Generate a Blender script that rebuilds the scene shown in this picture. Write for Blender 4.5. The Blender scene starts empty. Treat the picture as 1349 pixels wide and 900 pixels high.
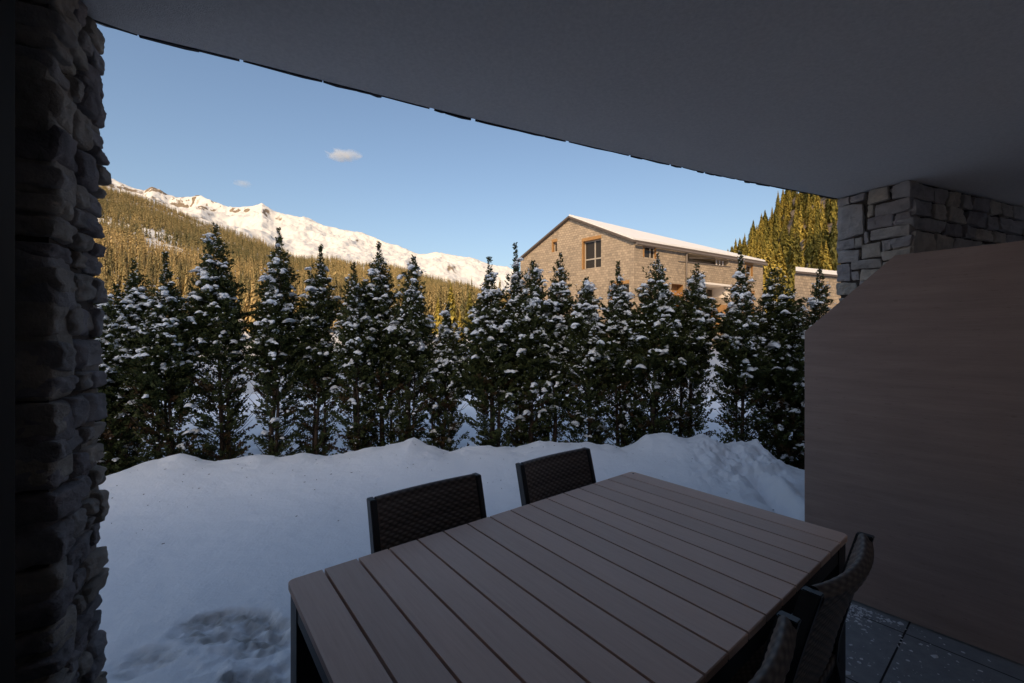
import bpy, math, random
import numpy as np
from mathutils import Vector
from mathutils.geometry import tessellate_polygon

S = bpy.context.scene
COL = S.collection
R = math.radians
EYE = 1.55
F = 558.0 / 1349.0          # focal length over picture width

# ------------------------------------------------------------------ helpers
def tag(o, label=None, cat=None, group=None, kind=None):
    if label: o["label"] = label
    if cat: o["category"] = cat
    if group: o["group"] = group
    if kind: o["kind"] = kind
    return o

def empty(name, loc=(0, 0, 0), rz=0.0):
    o = bpy.data.objects.new(name, None)
    o.location = loc; o.rotation_euler = (0, 0, rz)
    o.empty_display_size = 0.2
    COL.objects.link(o)
    return o

def link(name, me, mat, parent=None, smooth=False):
    o = bpy.data.objects.new(name, me)
    mats = mat if isinstance(mat, (list, tuple)) else [mat]
    if len(me.materials) == 0:
        for m in mats: me.materials.append(m)
    COL.objects.link(o)
    if parent: o.parent = parent
    if smooth:
        me.polygons.foreach_set("use_smooth", np.ones(len(me.polygons), bool))
    return o

def npmesh(name, V, Fc, tint=None, uv=None):
    """V (n,3), Fc (m,k) equal-sided faces"""
    V = np.asarray(V, np.float32); Fc = np.asarray(Fc, np.int32)
    me = bpy.data.meshes.new(name)
    k = Fc.shape[1]
    me.vertices.add(len(V)); me.vertices.foreach_set("co", V.ravel())
    me.loops.add(Fc.size); me.loops.foreach_set("vertex_index", Fc.ravel())
    me.polygons.add(len(Fc))
    me.polygons.foreach_set("loop_start", np.arange(len(Fc), dtype=np.int32) * k)
    me.polygons.foreach_set("loop_total", np.full(len(Fc), k, np.int32))
    me.update(calc_edges=True)
    if tint is not None:
        a = me.attributes.new("tint", 'FLOAT', 'POINT')
        a.data.foreach_set("value", np.asarray(tint, np.float32).ravel())
    if uv is not None:
        l = me.uv_layers.new(name="UVMap")
        l.data.foreach_set("uv", np.asarray(uv, np.float32)[Fc.ravel()].ravel())
    return me

class MB:
    """collects simple shapes into one mesh, with planar metre uvs"""
    def __init__(s): s.v = []; s.f = []; s.uv = []; s.mi = []
    def face(s, pts, uvs=None, mi=0):
        b = len(s.v); s.v += [tuple(p) for p in pts]
        s.f.append(tuple(range(b, b + len(pts))))
        s.uv.append([tuple(u) for u in uvs] if uvs else [(0, 0)] * len(pts)); s.mi.append(mi)
    def obox(s, o, ax, ay, az, mi=0):
        """box from corner o with edge vectors"""
        o, ax, ay, az = map(Vector, (o, ax, ay, az))
        if ax.cross(ay).dot(az) < 0: o = o + ax; ax = -ax
        c = [o, o + ax, o + ax + ay, o + ay, o + az, o + ax + az, o + ax + ay + az, o + ay + az]
        la, lb, lc = ax.length, ay.length, az.length
        for q, (a, b) in (((0, 3, 2, 1), (lb, la)), ((4, 5, 6, 7), (la, lb)), ((0, 1, 5, 4), (la, lc)),
                          ((1, 2, 6, 5), (lb, lc)), ((2, 3, 7, 6), (la, lc)), ((3, 0, 4, 7), (lb, lc))):
            s.face([c[i] for i in q], [(0, 0), (a, 0), (a, b), (0, b)], mi)
    def box(s, x0, x1, y0, y1, z0, z1, mi=0):
        s.obox((x0, y0, z0), (x1 - x0, 0, 0), (0, y1 - y0, 0), (0, 0, z1 - z0), mi)
    def tube(s, pts, rads, n=8, mi=0):
        pts = [Vector(p) for p in pts]; rings = []
        for i, p in enumerate(pts):
            d = (pts[min(i + 1, len(pts) - 1)] - pts[max(i - 1, 0)]).normalized()
            a = d.orthogonal().normalized() if i == 0 else (rings_a - d * rings_a.dot(d)).normalized()
            rings_a = a
            b = d.cross(a)
            rings.append([p + (a * math.cos(t) + b * math.sin(t)) * rads[i] for t in [2 * math.pi * k / n for k in range(n)]])
        base = len(s.v)
        for r in rings: s.v += [tuple(q) for q in r]
        for i in range(len(rings) - 1):
            for k in range(n):
                q = (base + i * n + k, base + i * n + (k + 1) % n, base + (i + 1) * n + (k + 1) % n, base + (i + 1) * n + k)
                s.f.append(q); s.uv.append([(0, 0)] * 4); s.mi.append(mi)
        s.f.append(tuple(base + k for k in reversed(range(n)))); s.uv.append([(0, 0)] * n); s.mi.append(mi)
        t = base + (len(rings) - 1) * n
        s.f.append(tuple(t + k for k in range(n))); s.uv.append([(0, 0)] * n); s.mi.append(mi)
    def mesh(s, name):
        me = bpy.data.meshes.new(name); me.from_pydata(s.v, [], s.f)
        l = me.uv_layers.new(name="UVMap")
        l.data.foreach_set("uv", np.array([c for f in s.uv for c in f], np.float32).ravel())
        me.polygons.foreach_set("material_index", np.array(s.mi, np.int32))
        me.update(); return me
    def build(s, name, mat, parent=None, bevel=0, seg=2, smooth=False):
        o = link(name, s.mesh(name), mat, parent, smooth)
        if bevel:
            m = o.modifiers.new("bevel", 'BEVEL'); m.width = bevel; m.segments = seg; m.limit_method = 'ANGLE'
        return o

# value noise ------------------------------------------------------------
def _hash(ix, iy, iz, seed):
    h = (ix.astype(np.int64) * 374761393 + iy.astype(np.int64) * 668265263 + iz.astype(np.int64) * 2147483647 + seed * 974711) & 0xFFFFFFFF
    h = ((h ^ (h >> 13)) * 1274126177) & 0xFFFFFFFF
    h = ((h ^ (h >> 16)) * 2246822519) & 0xFFFFFFFF
    return ((h ^ (h >> 15)) & 0xFFFFFF) / float(0xFFFFFF)
def vnoise(x, y, z=0.0, seed=0):
    x, y, z = np.broadcast_arrays(np.asarray(x, float), np.asarray(y, float), np.asarray(z, float))
    ix, iy, iz = np.floor(x), np.floor(y), np.floor(z)
    fx, fy, fz = x - ix, y - iy, z - iz
    fx, fy, fz = [t * t * t * (t * (t * 6 - 15) + 10) for t in (fx, fy, fz)]
    r = 0
    for a in (0, 1):
        for b in (0, 1):
            for c in (0, 1):
                w = (fx if a else 1 - fx) * (fy if b else 1 - fy) * (fz if c else 1 - fz)
                r = r + w * _hash(ix + a, iy + b, iz + c, seed)
    return r * 2 - 1
def fbm(x, y, z=0.0, oct=4, seed=0, gain=0.5):
    r = 0; a = 1.0; x = np.asarray(x, float); y = np.asarray(y, float); z = np.asarray(z, float)
    for i in range(oct):
        r = r + a * vnoise(x, y, z, seed + i); a *= gain; x = x * 2.03 + 3.7; y = y * 2.03 + 1.3; z = z * 2.03 + 9.1
    return r
def sstep(a, b, x):
    t = np.clip((x - a) / (b - a), 0, 1); return t * t * (3 - 2 * t)

# ------------------------------------------------------------------ materials
def mat(name, col=(0.5, 0.5, 0.5), rough=0.7, metal=0.0, spec=0.5):
    m = bpy.data.materials.new(name); m.use_nodes = True
    b = m.node_tree.nodes["Principled BSDF"]
    b.inputs["Base Color"].default_value = (*col, 1); b.inputs["Roughness"].default_value = rough
    b.inputs["Metallic"].default_value = metal; b.inputs["Specular IOR Level"].default_value = spec
    return m, m.node_tree.nodes, m.node_tree.links, b
def ramp(N, L, fac, stops):
    r = N.new("ShaderNodeValToRGB")
    e = r.color_ramp.elements
    while len(e) < len(stops): e.new(0.5)
    for i, (p, c) in enumerate(stops):
        e[i].position = p; e[i].color = (*c, 1)
    L.new(fac, r.inputs["Fac"]); return r.outputs["Color"]
def coords(N, L, kind="Object", scale=(1, 1, 1), rot=(0, 0, 0)):
    t = N.new("ShaderNodeTexCoord"); mp = N.new("ShaderNodeMapping")
    mp.inputs["Scale"].default_value = scale; mp.inputs["Rotation"].default_value = rot
    L.new(t.outputs[kind], mp.inputs["Vector"]); return mp.outputs["Vector"]
def noise(N, L, vec, scale, detail=4, rough=0.5):
    n = N.new("ShaderNodeTexNoise"); n.inputs["Scale"].default_value = scale
    n.inputs["Detail"].default_value = detail; n.inputs["Roughness"].default_value = rough
    L.new(vec, n.inputs["Vector"]); return n.outputs["Fac"]
def bump(N, L, b, h, dist, strength=1.0):
    n = N.new("ShaderNodeBump"); n.inputs["Distance"].default_value = dist; n.inputs["Strength"].default_value = strength
    L.new(h, n.inputs["Height"]); L.new(n.outputs["Normal"], b.inputs["Normal"])
def mix(N, L, fac, a, b, mode='MIX'):
    m = N.new("ShaderNodeMix"); m.data_type = 'RGBA'; m.blend_type = mode
    if isinstance(fac, float): m.inputs[0].default_value = fac
    else: L.new(fac, m.inputs[0])
    for i, s in ((6, a), (7, b)):
        if isinstance(s, tuple): m.inputs[i].default_value = (*s, 1)
        else: L.new(s, m.inputs[i])
    return m.outputs[2]
def attr(N, name):
    a = N.new("ShaderNodeAttribute"); a.attribute_name = name; return a.outputs["Fac"]

M = {}
# snow on the garden
m, N, L, b = mat("snow", (0.90, 0.91, 0.93), 0.55, spec=0.25); M["snow"] = m
v = coords(N, L)
h = noise(N, L, v, 34, 9, 0.72)
bump(N, L, b, h, 0.016, 0.6)
dirt = attr(N, "tint")
L.new(ramp(N, L, dirt, [(0.0, (0.90, 0.91, 0.93)), (0.55, (0.62, 0.62, 0.62)), (1.0, (0.40, 0.385, 0.36))]), b.inputs["Base Color"])
m, N, L, b = mat("tree_snow", (0.86, 0.87, 0.89), 0.5, spec=0.25); M["tree_snow"] = m
bump(N, L, b, noise(N, L, coords(N, L), 60, 4, 0.6), 0.006, 0.4)
M["roof_snow"] = mat("roof_snow", (0.76, 0.75, 0.75), 0.6, spec=0.2)[0]
# mountain: snow, rock on steep ground, brown forest floor lower down
m, N, L, b = mat("mountain", (0.8, 0.8, 0.8), 0.9, spec=0.1); M["mountain"] = m
v = coords(N, L)
g = N.new("ShaderNodeNewGeometry"); sx = N.new("ShaderNodeSeparateXYZ"); L.new(g.outputs["Normal"], sx.inputs[0])
n1 = noise(N, L, v, 0.03, 6, 0.7)
ad = N.new("ShaderNodeMath"); ad.operation = 'MULTIPLY_ADD'; L.new(n1, ad.inputs[0]); ad.inputs[1].default_value = 0.35; L.new(sx.outputs["Z"], ad.inputs[2])
rk = attr(N, "tint")
sub = N.new("ShaderNodeMath"); sub.operation = 'SUBTRACT'; L.new(ad.outputs[0], sub.inputs[0]); L.new(rk, sub.inputs[1])
rock = ramp(N, L, noise(N, L, v, 0.09, 5, 0.6), [(0.3, (0.14, 0.105, 0.075)), (0.7, (0.30, 0.235, 0.17))])
snowmask = ramp(N, L, sub.outputs[0], [(0.66, (0, 0, 0)), (0.74, (1, 1, 1))])
L.new(mix(N, L, snowmask, rock, (0.64, 0.62, 0.60)), b.inputs["Base Color"])
bump(N, L, b, noise(N, L, v, 0.05, 8, 0.65), 6.0, 0.5)

def foliage(name, c0, c1, c2, trans=0.12):
    m, N, L, b = mat(name, c1, 0.65, spec=0.2)
    L.new(ramp(N, L, attr(N, "tint"), [(0.0, c0), (0.55, c1), (1.0, c2)]), b.inputs["Base Color"])
    return m
M["thuja"] = foliage("thuja_foliage", (0.085, 0.045, 0.020), (0.046, 0.060, 0.020), (0.090, 0.100, 0.032))
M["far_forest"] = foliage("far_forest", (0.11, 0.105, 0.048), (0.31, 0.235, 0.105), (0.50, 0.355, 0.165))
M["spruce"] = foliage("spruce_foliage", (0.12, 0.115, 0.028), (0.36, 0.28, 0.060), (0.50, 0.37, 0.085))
m, N, L, b = mat("bark", (0.07, 0.05, 0.038), 0.9, spec=0.1); M["bark"] = m
v = coords(N, L, scale=(1, 1, 0.25)); h = noise(N, L, v, 60, 4)
L.new(ramp(N, L, h, [(0.3, (0.035, 0.025, 0.02)), (0.7, (0.12, 0.085, 0.065))]), b.inputs["Base Color"]); bump(N, L, b, h, 0.006)

# plaster ceiling
m, N, L, b = mat("ceiling_plaster", (0.60, 0.59, 0.60), 0.9, spec=0.15); M["plaster"] = m
v = coords(N, L)
h = noise(N, L, v, 260, 3, 0.6)
L.new(mix(N, L, 1.0, mix(N, L, noise(N, L, v, 1.7, 5, 0.6), (0.82, 0.785, 0.765), (0.90, 0.865, 0.84)), ramp(N, L, noise(N, L, v, 75, 3, 0.7), [(0.3, (0.90, 0.90, 0.90)), (0.7, (1.04, 1.04, 1.04))]), "MULTIPLY"), b.inputs["Base Color"])
bump(N, L, b, h, 0.004, 1.0)
M["dark_wall"] = mat("dark_cladding", (0.035, 0.032, 0.03), 0.8, spec=0.2)[0]
M["black_metal"] = mat("black_metal", (0.012, 0.012, 0.013), 0.5)[0]
M["dark_glass"] = mat("dark_glass", (0.01, 0.011, 0.013), 0.08)[0]

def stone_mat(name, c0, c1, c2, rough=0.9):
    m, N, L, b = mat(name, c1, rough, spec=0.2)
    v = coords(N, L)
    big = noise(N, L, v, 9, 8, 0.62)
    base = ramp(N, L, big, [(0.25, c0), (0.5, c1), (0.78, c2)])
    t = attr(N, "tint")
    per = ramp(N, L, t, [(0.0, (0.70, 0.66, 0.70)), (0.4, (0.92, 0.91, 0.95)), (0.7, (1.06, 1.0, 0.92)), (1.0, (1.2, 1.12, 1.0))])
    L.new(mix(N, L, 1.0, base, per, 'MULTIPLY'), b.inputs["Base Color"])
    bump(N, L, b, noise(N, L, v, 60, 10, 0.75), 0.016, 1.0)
    return m
M["stone"] = stone_mat("pillar_stone", (0.34, 0.32, 0.305), (0.55, 0.52, 0.49), (0.70, 0.665, 0.63))
M["dark_stone"] = stone_mat("left_pillar_stone", (0.19, 0.18, 0.17), (0.34, 0.315, 0.30), (0.50, 0.46, 0.43))  # darker stone tones for the left pillar
M["mortar"] = mat("mortar", (0.085, 0.07, 0.062), 0.95, spec=0.1)[0]
M["slate"] = mat("slate", (0.06, 0.058, 0.06), 0.85, spec=0.2)[0]

# grey-brown stained wood of the screen: long horizontal grain, a few knots
m, N, L, b = mat("screen_wood", (0.2, 0.16, 0.14), 0.75, spec=0.25); M["screen"] = m
v = coords(N, L, "UV", (0.45, 4.5, 1)); g1 = noise(N, L, v, 4, 7, 0.62)
v2 = coords(N, L, "UV", (1.2, 45, 1)); g2 = noise(N, L, v2, 4, 5, 0.6)
c = ramp(N, L, g1, [(0.25, (0.40, 0.285, 0.24)), (0.55, (0.475, 0.345, 0.295)), (0.8, (0.55, 0.405, 0.35))])
c = mix(N, L, 0.12, c, ramp(N, L, g2, [(0.3, (0.25, 0.20, 0.18)), (0.7, (0.60, 0.49, 0.44))]))
vo = N.new("ShaderNodeTexVoronoi"); vo.inputs["Scale"].default_value = 3.1; L.new(coords(N, L, "UV", (1.0, 1.7, 1)), vo.inputs["Vector"])
kn = ramp(N, L, vo.outputs["Distance"], [(0.0, (1, 1, 1)), (0.02, (0.6, 0.6, 0.6)), (0.045, (0, 0, 0))])
kk = N.new("ShaderNodeMath"); kk.operation = 'MULTIPLY'; L.new(kn, kk.inputs[0]); 
sel = ramp(N, L, noise(N, L, coords(N, L, "UV"), 2.3, 2), [(0.46, (0, 0, 0)), (0.58, (0.75, 0.75, 0.75))]); L.new(sel, kk.inputs[1])
L.new(mix(N, L, kk.outputs[0], c, (0.16, 0.11, 0.09)), b.inputs["Base Color"])
fl = noise(N, L, coords(N, L, "UV", (7, 60, 1)), 3.0, 3, 0.6)
mott = ramp(N, L, noise(N, L, coords(N, L, "UV", (1, 2.2, 1)), 3.3, 6, 0.6), [(0.3, (0.94, 0.93, 0.93)), (0.7, (1.03, 1.02, 1.02))])
fleck = ramp(N, L, fl, [(0.30, (0.72, 0.70, 0.70)), (0.36, (1, 1, 1))])
base_in = b.inputs["Base Color"]; prev = base_in.links[0].from_socket
L.new(mix(N, L, 1.0, mix(N, L, 1.0, prev, mott, 'MULTIPLY'), fleck, 'MULTIPLY'), base_in)
bump(N, L, b, g2, 0.002, 0.4)

# table slats
m, N, L, b = mat("table_slats", (0.30, 0.23, 0.2), 0.55, spec=0.3); M["slat"] = m
v = coords(N, L, "Object", (22, 1.2, 1)); g1 = noise(N, L, v, 5, 6, 0.62)
v2 = coords(N, L, "Object", (160, 2.5, 1)); g2 = noise(N, L, v2, 5, 4, 0.6)
c = ramp(N, L, g1, [(0.2, (0.69, 0.43, 0.315)), (0.5, (0.77, 0.505, 0.38)), (0.8, (0.82, 0.57, 0.445))])
c = mix(N, L, 0.18, c, ramp(N, L, g2, [(0.3, (0.42, 0.29, 0.23)), (0.7, (0.78, 0.58, 0.48))]))
tn = attr(N, "tint")
c = mix(N, L, 1.0, c, ramp(N, L, tn, [(0, (0.88, 0.88, 0.88)), (1, (1.08, 1.06, 1.05))]), 'MULTIPLY')
L.new(c, b.inputs["Base Color"]); bump(N, L, b, g2, 0.001, 0.3)
b.inputs["Roughness"].default_value = 0.45; b.inputs["Specular IOR Level"].default_value = 0.45
M["frame"] = mat("anthracite_frame", (0.022, 0.024, 0.028), 0.42, spec=0.5)[0]
m, N, L, b = mat("table_frame", (0.018, 0.016, 0.016), 0.5); M["tframe"] = m
# rattan
m, N, L, b = mat("rattan", (0.09, 0.065, 0.052), 0.5, spec=0.4); M["rattan"] = m
t = attr(N, "tint")
L.new(ramp(N, L, t, [(0.0, (0.035, 0.026, 0.022)), (0.5, (0.14, 0.108, 0.090)), (1.0, (0.27, 0.215, 0.18))]), b.inputs["Base Color"])
# floor tiles (uv in metres along the table axes)
m, N, L, b = mat("floor_tiles", (0.11, 0.115, 0.12), 0.5, spec=0.4); M["tiles"] = m
br = N.new("ShaderNodeTexBrick"); br.offset = 0.0; br.squash = 1.0
for k_, v_ in (("Scale", 1.0), ("Mortar Size", 0.004), ("Mortar Smooth", 0.1), ("Brick Width", 0.6), ("Row Height", 0.6), ("Bias", 0.0)): br.inputs[k_].default_value = v_
uvv = coords(N, L, "UV"); L.new(uvv, br.inputs["Vector"])
sp = noise(N, L, coords(N, L), 14, 8, 0.7)
tc = ramp(N, L, sp, [(0.3, (0.24, 0.255, 0.27)), (0.7, (0.36, 0.375, 0.39))])
br.inputs["Mortar"].default_value = (0.012, 0.012, 0.013, 1)
L.new(tc, br.inputs["Color1"]); L.new(mix(N, L, 0.12, tc, (0.2, 0.2, 0.2)), br.inputs["Color2"])
L.new(br.outputs["Color"], b.inputs["Base Color"])
inv = N.new("ShaderNodeMath"); inv.operation = 'SUBTRACT'; inv.inputs[0].default_value = 1.0; L.new(br.outputs["Fac"], inv.inputs[1])
bump(N, L, b, inv.outputs[0], 0.003, 0.7)

# wooden shingles of the houses
def shingle_mat(name, a, b_, c_):
    m, N, L, b = mat(name, a, 0.85, spec=0.15)
    br = N.new("ShaderNodeTexBrick"); br.offset = 0.5
    for k_, v_ in (("Scale", 1.0), ("Mortar Size", 0.010), ("Mortar Smooth", 0.4), ("Brick Width", 0.24), ("Row Height", 0.17), ("Bias", -0.1)): br.inputs[k_].default_value = v_
    uvv = coords(N, L, "UV"); 
    wob = N.new("ShaderNodeTexNoise"); wob.inputs["Scale"].default_value = 1.6; L.new(uvv, wob.inputs["Vector"])
    ad = N.new("ShaderNodeVectorMath"); ad.operation = 'MULTIPLY_ADD'; L.new(wob.outputs["Color"], ad.inputs[0]); ad.inputs[1].default_value = (0.10, 0.16, 0); L.new(uvv, ad.inputs[2])
    L.new(ad.outputs[0], br.inputs["Vector"])
    br.inputs["Color1"].default_value = (*a, 1); br.inputs["Color2"].default_value = (*b_, 1); br.inputs["Mortar"].default_value = (*c_, 1)
    w = noise(N, L, uvv, 0.5, 5, 0.6)
    L.new(mix(N, L, 1.0, br.outputs["Color"], ramp(N, L, w, [(0.3, (0.82, 0.82, 0.82)), (0.7, (1.1, 1.08, 1.06))]), 'MULTIPLY'), b.inputs["Base Color"])
    inv = N.new("ShaderNodeMath"); inv.operation = 'SUBTRACT'; inv.inputs[0].default_value = 1.0; L.new(br.outputs["Fac"], inv.inputs[1])
    bump(N, L, b, inv.outputs[0], 0.03, 0.8)
    return m
M["shingle"] = shingle_mat("shingles", (0.46, 0.365, 0.27), (0.31, 0.25, 0.19), (0.22, 0.175, 0.135))
m, N, L, b = mat("larch_timber", (0.42, 0.22, 0.075), 0.6, spec=0.3); M["timber"] = m
g1 = noise(N, L, coords(N, L, "Object", (1, 1, 6)), 5, 5)
L.new(ramp(N, L, g1, [(0.3, (0.30, 0.15, 0.05)), (0.7, (0.42, 0.235, 0.095))]), b.inputs["Base Color"])
M["beige"] = mat("beige_render", (0.45, 0.38, 0.29), 0.85, spec=0.2)[0]
M["pale_render"] = mat("pale_render", (0.76, 0.71, 0.67), 0.85, spec=0.2)[0]
M["roof_metal"] = mat("roof_metal", (0.10, 0.075, 0.06), 0.6)[0]
M["gutter"] = mat("gutter_metal", (0.16, 0.13, 0.11), 0.5)[0]
M["window_frame"] = mat("window_frame", (0.40, 0.35, 0.29), 0.55)[0]
M["house_glass"] = mat("house_glass", (0.035, 0.028, 0.022), 0.06, spec=0.25)[0]

# ------------------------------------------------------------------ camera, light
cam = bpy.data.cameras.new("camera"); co = bpy.data.objects.new("camera", cam); COL.objects.link(co)
co.location = (0, 0, EYE); co.rotation_euler = (R(90), 0, 0)
cam.sensor_width = 36; cam.lens = 36 * F; cam.shift_y = -3 / 1349
cam.clip_start = 0.02; cam.clip_end = 20000
S.camera = co

SUN_EL, SUN_AZ = 30.0, 187.0
w = bpy.data.worlds.new("World"); S.world = w; w.use_nodes = True
wn, wl = w.node_tree.nodes, w.node_tree.links
sky = wn.new("ShaderNodeTexSky"); sky.sky_type = 'NISHITA'; sky.sun_disc = False
sky.sun_elevation = R(SUN_EL); sky.sun_rotation = R(SUN_AZ); sky.altitude = 1400
sky.air_density = 1.35; sky.dust_density = 9.5; sky.ozone_density = 1.5
wl.new(sky.outputs[0], wn["Background"].inputs[0]); wn["Background"].inputs[1].default_value = 0.135
sl = bpy.data.lights.new("sun", 'SUN'); so = bpy.data.objects.new("sun", sl); COL.objects.link(so)
sl.energy = 3.1; sl.angle = R(0.5); sl.color = (1.0, 0.73, 0.42)
sd = Vector((math.sin(R(SUN_AZ)) * math.cos(R(SUN_EL)), math.cos(R(SUN_AZ)) * math.cos(R(SUN_EL)), math.sin(R(SUN_EL))))
so.rotation_euler = sd.to_track_quat('Z', 'Y').to_euler(); so.location = (-6, -30, 30)
S.view_settings.view_transform = 'Standard'; S.view_settings.look = 'None'
S.view_settings.exposure = 0.30; S.view_settings.gamma = 1.0
S.render.engine = 'CYCLES'
S.cycles.use_denoising = True
S.cycles.max_bounces = 8; S.cycles.diffuse_bounces = 5; S.cycles.glossy_bounces = 3
S.cycles.volume_bounces = 2; S.cycles.volume_max_steps = 128
S.cycles.sample_clamp_indirect = 6

# ------------------------------------------------------------------ ground: garden snow, valley and mountains
def T_(u): return (u - 674.5) / 558.0
EAVE = np.array([(-8.0, -1.75), (-3.0, 0.52), (-1.301, 1.357), (-1.028, 1.484), (-0.676, 1.666), (-0.121, 1.950), (0.502, 2.240), (1.27, 2.590), (2.327, 3.016), (3.6, 3.47), (6.0, 4.1), (9.0, 4.7)])
def eave_y(x): return np.interp(x, EAVE[:, 0], EAVE[:, 1])
HL = np.array([(-9, 3.2), (-6.0, 3.95), (-4.2, 4.5), (-2.5, 5.0), (-0.7, 5.3), (1.5, 5.3), (3.3, 4.95), (6, 4.2), (9, 3.4)])
hx = np.linspace(-9, 9, 181); hy = np.interp(hx, HL[:, 0], HL[:, 1])
for _ in range(60): hy[1:-1] = (hy[:-2] + 2 * hy[1:-1] + hy[2:]) / 4
def hedge_y(x): return np.interp(x, hx, hy)
# crest of the snow bank, from left to right (x in metres, height)
cu = np.array([20, 140, 200, 240, 280, 310, 340, 370, 400, 430, 460, 480, 505, 530, 545, 560, 575, 592, 620, 650, 680, 710, 740, 770, 800, 818, 836, 852, 880, 905, 925, 950, 975, 990, 996, 1004, 1016, 1055, 1150])
cv = np.array([640, 628, 606, 600, 607, 603, 597, 601, 597, 601, 596, 592, 588, 584, 577, 584, 590, 596, 589, 588, 590, 583, 585, 586, 588, 592, 583, 571, 570, 577, 572, 584, 583, 582, 579, 590, 604, 618, 630])
ct = T_(cu); cdep = None
def crest():
    xs = []; zs = []
    for t, v in zip(ct, cv):
        y = 4.9
        for _ in range(20): y = hedge_y(t * y) - 0.42
        xs.append(t * y); zs.append(EYE - (v - 447) / 558 * y)
    return np.array(xs), np.array(zs)
CX, CZ = crest()
def garden_z(x, y):
    hyv = hedge_y(x) - 0.42
    zc = np.interp(x, CX, CZ) + 0.012 * fbm(x * 7, y * 7, seed=5)
    ye = eave_y(x)
    zt = 0.10
    s = (y - hyv)
    k = sstep(-1.5, 0.0, s) ** 1.3
    zcs = np.interp(x, np.convolve(CX, np.ones(5) / 5, 'valid'), np.convolve(CZ, np.ones(5) / 5, 'valid'))
    near = sstep(-0.55, 0.0, s)
    zcc = zcs * (1 - near) + zc * near
    z = zt + (zcc - zt) * k
    back = zc - 0.26 * sstep(0.0, 0.30, s)
    z = np.where(s > 0, back, z)
    z = np.where(s > 0.9, np.maximum(z, z + (0.34 - z) * sstep(0.9, 2.6, s)), z)
    # thin towards the terrace
    e = y - ye + 0.06 * fbm(x * 3, y * 3, seed=9)
    cover = sstep(-0.12, 0.45, e)
    z = -0.03 + (z + 0.03) * cover
    z = z + cover * (0.020 * fbm(x * 1.1, y * 1.1, oct=3, seed=2) + 0.004 * fbm(x * 9, y * 9, oct=3, seed=3))
    # disturbed snow and a track at the right end
    dist = np.exp(-(((x - 2.30) / 0.42) ** 2 + ((y - 4.30) / 0.38) ** 2))
    z = z + dist * (0.075 * fbm(x * 6, y * 6, oct=5, seed=14, gain=0.62) + 0.02 * vnoise(x * 22, y * 22, 0, 16))
    z = z + 0.02 * np.exp(-(((x - 2.6) / 0.9) ** 2 + ((y - 3.7) / 0.6) ** 2)) * fbm(x * 7, y * 7, oct=4, seed=15)
    cxl = 2.26 + 0.10 * (4.0 - y) + 0.04 * np.sin(y * 5)
    tr = np.exp(-((x - cxl) / 0.085) ** 2) * sstep(3.2, 3.45, y) * (1 - sstep(3.95, 4.25, y))
    z = z - 0.105 * tr * (1 + 0.5 * vnoise(x * 11, y * 11, 0, 77)) + 0.04 * np.exp(-((x - cxl - 0.17) / 0.07) ** 2) * sstep(3.2, 3.45, y) * (1 - sstep(3.95, 4.25, y))
    # dug-out, trampled patches in front
    p = patch(x, y)
    z = z - p * (0.026 + 0.022 * fbm(x * 20, y * 20, oct=5, seed=21, gain=0.65))
    sk = np.exp(-(((x + 1.15) / 0.40) ** 2 + ((y - 1.95) / 0.30) ** 2))
    z = z + sk * 0.016 * fbm(x * 17 + y * 6, y * 24, oct=5, seed=23, gain=0.65)
    return z
def patch(x, y):
    n = 0.30 * fbm(x * 6, y * 6, oct=4, seed=31)
    def el(cx, cy, rx, ry, rot):
        c, s = math.cos(rot), math.sin(rot)
        a = ((x - cx) * c + (y - cy) * s) / rx; b = (-(x - cx) * s + (y - cy) * c) / ry
        return 1 - sstep(0.60, 1.08, np.sqrt(a * a + b * b) + n)
    return np.clip(el(-1.42, 2.13, 0.34, 0.13, -0.05) + 0.7 * el(-1.12, 2.03, 0.22, 0.06, 0.3) + 0.55 * el(-1.66, 1.90, 0.14, 0.09, 0.2) + 0.8 * el(-1.14, 1.79, 0.15, 0.07, 0.1), 0, 1)

gx = np.concatenate([np.linspace(-70, -8.6, 60), np.arange(-8.5, -2.2, 0.03), np.arange(-2.2, 3.2, 0.016), np.arange(3.2, 8.52, 0.03), np.linspace(8.6, 70, 60)]); gy = np.concatenate([np.arange(0.3, 5.0, 0.016), np.arange(5.0, 9.33, 0.03)])
X, Y = np.meshgrid(gx, gy); Z = garden_z(X, Y)
Pm = patch(X, Y) * (0.55 + 0.55 * fbm(X * 13, Y * 22, oct=5, seed=33, gain=0.7))
def gridmesh(name, X, Y, Z, tint):
    ny, nx = X.shape
    V = np.stack([X, Y, Z], -1).reshape(-1, 3)
    i = np.arange(ny * nx).reshape(ny, nx)
    Q = np.stack([i[:-1, :-1], i[:-1, 1:], i[1:, 1:], i[1:, :-1]], -1).reshape(-1, 4)
    return npmesh(name, V, Q, tint.ravel())
tag(link("snow_ground", gridmesh("snow_ground", X, Y, Z, np.clip(Pm, 0, 1)), M["snow"], smooth=True), kind="structure")

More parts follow.
